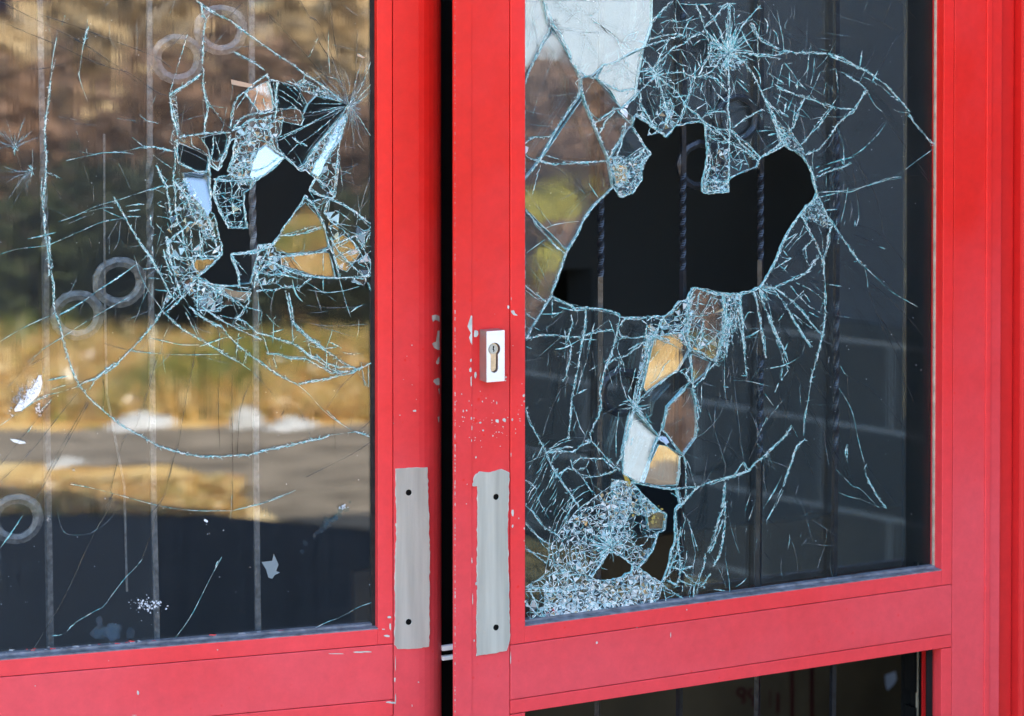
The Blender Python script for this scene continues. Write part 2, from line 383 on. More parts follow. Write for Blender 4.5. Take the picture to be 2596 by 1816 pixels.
# bare patches where the pull handles were
def patch(P, par, pts, holes, label):
    pts = jag_poly(pts, 8, .7); hs = []
    for (x, y, r) in holes: hs.append([P.uz(x + r * math.cos(-t * .5236), y + r * math.sin(-t * .5236), .0009) for t in range(12)])
    cx = sum(p[0] for p in pts) / len(pts); cy = sum(p[1] for p in pts) / len(pts); rg = random.Random(int(cx))
    rim = [(x + (1 if x > cx else -1) * rg.uniform(.3, 2.4), y + (1 if y > cy else -1) * rg.uniform(0, 1.5)) for x, y in pts]
    m0 = extrude_poly(P, pxuz(P, jag_poly(rim, 5, 1.2), .0009), .0009, .0001, [], 0, 0); m0.build('paint_edge', M['chip'], par)
    mb = extrude_poly(P, pxuz(P, pts, .0014), .0014, .00095, hs, 0, 1)
    o = mb.build('bare_metal_patch', [M['bare'], M['chip']], par); o['label'] = label
    for (x, y, r) in holes:
        u, z = P.uz(x, y, .0010); m2 = MB(); c = [P.w(u + .0035 * math.cos(t * .5236), z + .0036 * math.sin(t * .5236), .0010) for t in range(12)]
        m2.face(c); h = m2.build('screw_hole', M['black'], o)
    return o
patch(LD, ld, [(1004.6, 1190), (1045, 1187), (1083, 1186), (1085, 1280), (1088, 1377), (1088, 1500), (1087, 1639), (1048, 1645), (1009, 1645), (1001, 1634), (1003, 1560), (1002, 1500), (1003, 1421), (1007, 1330), (1004, 1240)],
      [(1036, 1249, 8), (1036, 1577, 8)], 'bare metal patch of a missing handle with chipped paint edge')
patch(RD, rd, [(1211.7, 1233), (1201, 1233.7), (1201, 1218), (1205, 1208), (1216, 1196.6), (1240, 1199), (1270, 1190), (1290, 1199), (1289, 1260), (1286, 1334), (1289, 1480), (1292, 1617), (1283.6, 1650), (1248.7, 1656.5), (1209.5, 1663), (1210, 1595)],
      [(1257.5, 1260, 8), (1257.5, 1591, 8)], 'bare metal patch of a missing handle beside the shattered pane')
# chipped paint, traced spots
def T(x0, y0, s, L): return [(x0 + a / s, y0 + b / s) + tuple(c / s for c in r) for a, b, *r in L]
lch = T(960, 740, 2.676, [(226, 362, 5, 6), (192, 437, 3, 3), (289, 532, 7, 5), (168, 595, 3, 3), (227, 632, 4, 4), (340, 695, 4, 4), (255, 730, 3, 3), (282, 780, 4, 3), (144, 838, 6, 4), (356, 886, 9, 11), (374, 966, 9, 7), (101, 892, 3, 3), (389, 1496, 4, 4), (243, 808, 16, 10), (127, 1502, 6, 8), (118, 1582, 8, 14)])
rch = T(960, 740, 2.676, [(900, 45, 4, 12), (879, 105, 9, 14), (788, 152, 2, 2), (911, 366, 5, 4), (864, 580, 6, 8), (861, 603, 5, 6), (626, 465, 7, 14), (622, 530, 10, 24), (627, 605, 6, 46), (658, 568, 11, 28), (690, 675, 4, 3), (729, 722, 5, 5), (704, 744, 5, 8), (779, 741, 4, 6), (801, 755, 4, 14), (563, 694, 5, 6), (613, 742, 4, 6), (574, 810, 6, 13), (597, 806, 6, 9), (631, 770, 3, 8), (569, 850, 5, 7), (582, 853, 4, 5), (574, 879, 5, 4), (629, 858, 6, 14), (647, 857, 5, 6), (690, 888, 10, 8), (768, 872, 5, 7), (805, 877, 16, 18), (852, 872, 15, 15), (876, 853, 5, 5), (905, 868, 8, 12), (946, 832, 4, 6), (958, 862, 9, 3), (958, 876, 8, 3), (984, 705, 9, 13), (987, 743, 5, 8), (971, 770, 6, 4), (972, 624, 4, 3), (708, 940, 9, 8), (797, 952, 5, 4), (816, 952, 6, 5), (775, 978, 5, 8), (843, 916, 6, 5), (836, 955, 4, 3), (825, 1048, 5, 4), (698, 1053, 4, 3), (692, 1010, 3, 4), (655, 990, 5, 4), (652, 1008, 4, 4), (632, 925, 3, 20), (616, 988, 3, 5), (630, 1010, 3, 12), (548, 913, 4, 3), (928, 932, 4, 4), (929, 960, 4, 5), (990, 905, 3, 3), (660, 1124, 6, 9), (600, 1306, 4, 4), (596, 1440, 5, 3), (908, 1500, 9, 34), (951, 1538, 5, 5), (908, 1590, 7, 14), (898, 1105, 3, 18), (662, 285, 20, 34), (527, 742, 4, 3)])
rng = random.Random(21)
for k in range(20):    # fine spray of knocks below the lock
    rch.append((rng.gauss(1245, 38), rng.gauss(1065, 26), rng.uniform(.5, 1.3), rng.uniform(.5, 1.3)))
rch += T(900, 1116, 2.294, [(703, 100, 5, 8), (845, 36, 4, 3), (648, 371, 4, 4), (1406, 1178, 7, 10), (1836, 1135, 3, 28), (985, 515, 4, 10), (984, 585, 3, 7), (953, 455, 4, 7), (704, 835, 6, 12), (684, 930, 3, 45), (680, 700, 3, 20), (693, 1165, 4, 10), (905, 1270, 3, 50), (1930, 987, 3, 6), (1640, 1090, 3, 4), (990, 940, 6, 10)])
lch += T(900, 1116, 2.294, [(370, 1408, 6, 4), (232, 1395, 6, 22), (236, 1500, 4, 46), (222, 1528, 24, 7), (450, 622, 4, 3), (440, 780, 5, 8), (332, 1545, 3, 10), (235, 1300, 3, 60), (475, 418, 3, 4), (60, 1232, 45, 5)])
lch += T(0, 1116, 2.294, [(205, 1430, 5, 5), (803, 1470, 8, 19), (1265, 1220, 6, 5), (632, 1283, 3, 3), (2262, 1525, 24, 7), (780, 1600, 20, 2), (2090, 1233, 50, 6), (1960, 1243, 60, 3), (2265, 1030, 13, 10), (2230, 1100, 12, 5), (2270, 1085, 7, 30), (2250, 1140, 22, 8)])
lch = [c for c in lch if c[0] < 1062]
mb = chip_mesh(LD, lch, [])
mb.build('paint_chips', M['chip'], ld)
mb = chip_mesh(RD, [c for c in rch], [
    [(1194, 800), (1197, 801), (1197, 875), (1193, 868), (1189, 856), (1194, 845), (1190, 838), (1185, 828), (1190, 812)],
    [(1295, 788), (1303, 787), (1306, 795), (1312, 799), (1311, 801), (1302, 799), (1297, 794)]], .0009)
k_ = random.Random(4)
for k in range(120):     # worn arris of the closing edge
    y = 740 + k * 9.2 + k_.uniform(-4, 4); l = k_.uniform(1, 6)
    if k_.random() < .75: mb.face(blob(RD, 1153.6, y, .9 + k_.random(), l, 6, k_, .0009))
for k in range(60):
    y = 700 * k_.random(); mb.face(blob(RD, 1153.4, y, .7, 1 + 3 * k_.random(), 6, k_, .0009))
mb.build('paint_chips', M['chip'], rd)
# bigger flakes on the rounded edge of the left leaf
def ldedge(px, py):      # point on the rounded profile
    best = None
    for k in range(33):
        a = math.pi / 2 * k / 32; u = u1 + (ue - u1) * math.sin(a); d = -.030 * (1 - math.cos(a))
        q = LD.U(px, py, d) - u
        if best is None or abs(q) < best[0]: best = (abs(q), u, d)
    return LD.w(best[1], LD.Z(px, py, best[2]), best[2] + .0004) + LD.u * .0004
ue = LD.U(1116.5, 900, -.030); u1 = LD.U(1062)
mb = MB()
for q in ([(360, 160), (385, 155), (408, 165), (409, 205), (398, 195), (380, 192), (366, 206), (360, 185)],
          [(398, 265), (409, 262), (409, 395), (395, 393), (375, 380), (362, 352), (372, 342), (388, 340), (390, 300)],
          [(400, 445), (409, 440), (407, 488), (395, 494), (386, 484), (390, 465)], [(370, 595), (400, 583), (408, 590), (408, 632), (390, 634), (366, 610)],
          [(403, 660), (409, 655), (409, 695), (404, 688)], [(398, 850), (408, 845), (408, 888), (400, 880)], [(408, 735), (411, 735), (411, 752), (408, 748)]):
    mb.face([ldedge(960 + x / 2.676, 740 + y / 2.676) for x, y in q])
mb.build('paint_flakes', M['chip'], ld, fixn=False)
# ---- lock
P = RD; PR = .0175
fx0, fx1 = P.U(1233.5, 900, PR), P.U(1279.3, 900, PR); fz1 = P.Z(1256, 839, PR); fz0 = P.Z(1256, 968, PR)
cu, cz = P.uz(1251.5, 886, PR); r0 = .0070
def euro(cu, cz, r, hw, L, n=14):
    a = math.asin(hw / r); pts = []
    for k in range(n + 1):
        t = -math.pi / 2 + a + (2 * math.pi - 2 * a) * k / n; pts.append((cu + r * math.cos(t), cz + r * math.sin(t)))
    for k in range(7):
        t = math.pi + math.pi * k / 6; pts.append((cu + hw * math.cos(t), cz - L + hw * math.sin(t)))
    return pts
body = extrude_poly(P, [(fx0, fz0), (fx1, fz0), (fx1, fz1), (fx0, fz1)], PR, 0, [euro(cu + .0008, cz, .0074, .0046, .0215)], 0, 1)
lk = body.build('lock_escutcheon', [M['lock'], M['lockside']], rd, bevel=.0)
lk['label'] = 'square metal lock housing with a key cylinder'
m2 = extrude_poly(P, euro(cu, cz, .0066, .0040, .0208), PR - .0025, PR - .016, [], 0, 0); cy = m2.build('key_cylinder', M['brass'], lk)
m2 = MB(); pr = [(cu + .0052 * math.cos(t * .314), cz + .0052 * math.sin(t * .314)) for t in range(20)]
extrude_poly(P, pr, PR - .0012, PR - .004, [], mb=m2); m2.build('cylinder_plug', M['bare'], lk)
m2 = MB()
kw = [(-.0006, .0036), (.0012, .0036), (.0013, .0016), (.0004, .0004), (.0016, -.0008), (.0012, -.0028), (-.0002, -.0028), (.0002, -.0012), (-.0010, -.0002), (-.0004, .0012)]
m2.face([P.w(cu + a, cz + b, PR - .0010) for a, b in kw]); m2.build('keyway', M['black'], lk)
mb = MB(); mb.pbox(RD, RD.U(1090, 900, -.16), RD.U(1190, 900, -.16), .02, 2.08, -.165, -.16); mb.build('gap_blackout', M['black'], rd)  # black strip added behind the gap to paint its deep shade
# pusher bar on the inside, seen in the gap
m2 = MB(); zz = RD.Z(1140, 1643, -.10); m2.pbox(RD, RD.U(1122, 1643, -.10), RD.U(1400, 1643, -.10), zz - .003, zz + .003, -.106, -.10); m2.pbox(RD, RD.U(1122, 1643, -.10), RD.U(1400, 1643, -.10), zz - .014, zz - .009, -.106, -.10)
m2.build('push_bar', M['steel'], rd, bevel=.001)
# ---- fixed frame on the right
fr = thing('door_frame', 'fixed red door frame post at the far right beside the hinge stile', 'door frame', RD.w(RD.U(2560), 0))
c0 = RD.U(2541)
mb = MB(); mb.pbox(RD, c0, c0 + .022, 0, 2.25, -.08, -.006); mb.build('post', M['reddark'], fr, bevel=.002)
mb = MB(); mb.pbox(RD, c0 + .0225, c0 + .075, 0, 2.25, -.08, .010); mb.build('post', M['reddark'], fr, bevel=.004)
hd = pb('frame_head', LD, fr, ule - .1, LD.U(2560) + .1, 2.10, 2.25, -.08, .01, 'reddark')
YAW_U = 3.2
# ---------------------------------------------------------------- traced outlines, photo pixels
HOLE_R1 = [(1611,293),(1654,320),(1670,334),(1680,340),(1687,348),(1706,329),(1712,320),(1740,314),(1770,309),(1785,313),(1789,320),(1790,345),(1795,381),(1793,405),(1791,427),(1786,445),(1782,463),(1782,487),(1790,491),(1803,490),(1847,487),(1849,476),(1843,465),(1849,453),(1880,438),(1919,423),(1924,409),(1929,399),(1957,387),(1990,370),(2000,378),(2018,384),(2036,399),(2051,419),(2060,439),(2066,470),(2072,489),(2067,500),(2061,516),(2046,520),(2040,531),(2028,546),(2012,568),(1997,592),(1982,622),(1967,662),(1951,693),(1936,717),(1927,729),(1918,729),(1909,737),(1878,744),(1851,746),(1826,743),(1796,737),(1770,731),(1760,729),(1751,741),(1742,763),(1724,763),(1712,778),(1702,796),(1681,802),(1655,804),(1635,805),(1574,805),(1568,796),(1544,787),(1520,783),(1489,780),(1461,781),(1434,769),(1401,752),(1401,741),(1416,705),(1431,656),(1440,635),(1468,589),(1483,552),(1507,519),(1526,503),(1544,485),(1556,476),(1565,482),(1571,499),(1581,499),(1593,491),(1602,491),(1617,470),(1625,458),(1628,433),(1635,412),(1651,390),(1634,369),(1620,345),(1602,323),(1605,314)]
HOLE_R2 = [(1600,1222),(1623,1228),(1651,1234),(1687,1240),(1715,1241),(1718,1257),(1724,1278),(1713,1292),(1712,1330),(1712,1376),(1703,1394),(1699,1424),(1687,1461),(1680,1476),(1660,1473),(1645,1458),(1620,1440),(1638,1418),(1654,1400),(1666,1363),(1669,1350),(1684,1345),(1690,1305),(1675,1296),(1651,1278),(1629,1254),(1611,1232)]
HOLE_R3 = [(1544,1400),(1559,1400),(1584,1418),(1605,1434),(1602,1452),(1587,1455),(1580,1464),(1544,1472),(1513,1472),(1500,1464),(1513,1446),(1532,1418)]
HOLE_L1 = [(533,448),(530,414),(536,422),(553,433),(563,420),(563,412),(573,396),(577,376),(580,366),(589,353),(602,350),(592,375),(592,396),(584,414),(576,435),(588,439),(573,448),(556,448),(547,459),(546,478),(540,492),(545,509),(553,527),(566,556),(581,577),(626,578),(624,553),(619,520),(619,488),(635,481),(642,465),(660,448),(680,438),(693,426),(724,401),(733,410),(755,427),(761,434),(775,431),(782,438),(797,450),(800,455),(784,482),(804,492),(829,501),(791,512),(785,506),(775,497),(763,515),(738,553),(723,571),(706,600),(691,618),(673,622),(655,638),(589,644),(585,650),(594,675),(605,695),(606,723),(563,726),(550,722),(537,722),(526,715),(511,707),(502,704),(524,685),(550,659),(563,647),(564,641),(562,629),(564,623),(556,603),(550,570),(543,543),(536,540),(535,520)]
HOLE_L2 = [(682,203),(704,205),(702,230),(699,255),(701,275),(694,262),(688,230)]
# shards: outline, yaw (deg, minus turns the mirror image outwards), pitch (deg, plus looks up), push back (m)
SH_R = [
 ([(1331,0),(1375,0),(1388,60),(1398,76),(1378,112),(1345,175),(1331,210)], YAW_U, .35, 0),
 ([(1402,78),(1425,110),(1450,155),(1470,200),(1470,245),(1438,290),(1410,330),(1372,400),(1331,455),(1331,215),(1345,177),(1380,112)], YAW_U, .1, 0),
 ([(1377,0),(1652,0),(1650,65),(1632,120),(1600,133),(1565,155),(1528,168),(1505,190),(1474,198),(1452,155),(1427,108),(1402,72),(1390,60)], YAW_U, 1.5, 0),
 ([(1530,168),(1567,156),(1632,124),(1618,200),(1612,240),(1590,262),(1575,275),(1550,232),(1514,200)], YAW_U, 1.0, 0),
 ([(1475,200),(1505,192),(1546,235),(1575,275),(1604,296),(1602,320),(1590,330),(1550,400),(1541,398),(1480,250)], YAW_U, 0, 0),
 ([(1374,402),(1476,252),(1540,402),(1553,476),(1543,485),(1525,503),(1506,519),(1483,552),(1468,588),(1439,635),(1331,528),(1331,457)], YAW_U, -.1, 0),
 ([(1331,533),(1438,637),(1431,656),(1416,705),(1400,741),(1400,752),(1331,860)], YAW_U + .3, .8, 0),
 ([(1608,1041),(1670,1108),(1654,1145),(1641,1193),(1628,1224),(1604,1216),(1581,1200),(1581,1145),(1593,1099)], 3.4, 9, -.001),
 ([(1671,1128),(1693,1132),(1723,1157),(1724,1196),(1718,1230),(1666,1233),(1630,1224),(1648,1175)], 6.5, .9, -.001),
 ([(1736,985),(1755,985),(1763,1020),(1766,1074),(1763,1108),(1730,1153),(1683,1090),(1694,1032)], 4.2, 4.7, 0),
 ([(1660,855),(1696,846),(1739,843),(1748,888),(1720,938),(1681,966),(1639,995),(1632,983),(1645,922)], 3.4, 1.6, 0),
 ([(1759,731),(1812,743),(1836,753),(1836,825),(1820,903),(1808,915),(1752,893),(1742,842),(1747,790)], 4.3, 2.4, 0),
 ([(1753,898),(1803,918),(1791,945),(1758,972)], 4.0, 3.0, 0),
 ([(1553,415),(1588,420),(1590,460),(1562,470)], 6.5, -2.6, 0),
 ([(1630,1255),(1650,1278),(1662,1292),(1640,1300),(1622,1275)], 4.2, -1.6, -.002),
 ([(1662,1292),(1688,1306),(1684,1342),(1645,1344),(1641,1302)], 4.2, -.2, -.001),
 ([(1572,425),(1575,440),(1560,438)], 5, 3, 0),
]
SH_L = [
 ([(800,244),(860,257),(882,267),(866,292),(845,316),(820,350),(795,378),(775,413),(756,426),(733,409),(724,396),(706,376),(702,350),(712,340),(717,308),(767,319),(767,293),(773,285),(781,264)], 0, -9.5, -.002, 'glassR'),
 ([(704,206),(729,213),(759,226),(768,245),(780,264),(771,285),(745,275),(718,277),(702,275),(699,255),(703,230)], 2, -11, -.002, 'glassR'),
 ([(450,362),(470,369),(500,382),(528,398),(529,413),(524,439),(495,432),(470,420),(452,410),(449,388)], 0, -10, -.003, 'glassR'),
 ([(510,350),(540,342),(572,338),(577,352),(571,385),(553,410),(534,405),(529,380)], 0, -9, -.003, 'glassR'),
 ([(465,440),(500,438),(525,441),(532,450),(532,500),(533,530),(522,548),(516,530),(500,510),(480,492),(473,470)], -3, 22, -.001, 'bright'),
 ([(680,364),(721,399),(706,413),(667,446),(641,458),(634,445),(645,405),(658,379)], 3, 11, -.002, 'bright'),
 ([(679,206),(690,244),(692,278),(654,283),(636,257),(620,236)], 1, 6, -.001, 'bright'),
 ([(878,288),(882,298),(871,330),(866,352),(844,380),(824,408),(812,438),(805,447),(790,438),(800,415),(818,388),(838,350),(856,315)], 2, 11, -.001, 'bright'),
 ([(775,513),(804,546),(820,570),(830,600),(833,628),(800,639),(735,644),(702,638),(694,622),(706,600),(722,573),(750,536)], 0, -1.9, 0),
 ([(838,505),(860,515),(900,540),(944,570),(925,600),(890,590),(868,575),(850,560),(831,545)], 1, -.9, 0),
 ([(712,654),(780,643),(835,641),(848,690),(850,704),(800,702),(770,690),(735,680),(714,672)], 0, -2.3, -.001),
 ([(842,612),(870,595),(898,618),(915,640),(900,665),(880,690),(860,680),(847,650)], 1, -2.3, 0),
 ([(513,606),(545,606),(556,648),(515,652)], 0, -.6, 0),
 ([(488,660),(540,655),(546,664),(520,684),(501,699),(493,680)], 0, -2.5, 0),
 ([(563,729),(600,738),(638,742),(621,768),(590,756),(564,736)], 0, -2.6, 0),
 ([(548,460),(560,452),(640,452),(634,479),(618,488),(618,520),(623,553),(625,577),(582,576),(567,556),(554,527),(546,509),(541,492),(547,478)], 3, -9, -.002, 'glassR'),
 ([(588,646),(655,640),(648,680),(636,718),(608,722),(606,695),(596,675)], 0, -10, -.003, 'glassR'),
 ([(660,656),(714,674),(740,684),(712,694),(690,700),(668,690)], 0, -9, -.001, 'glassR'),
 ([(786,489),(803,494),(828,503),(815,520),(800,512),(784,483)], 2, .4, 0),
 ([(796,230),(842,246),(836,256),(798,243)], 0, -3, 0),
 ([(916,920),(935,925),(935,982),(926,978)], 0, -.1, 0),
]
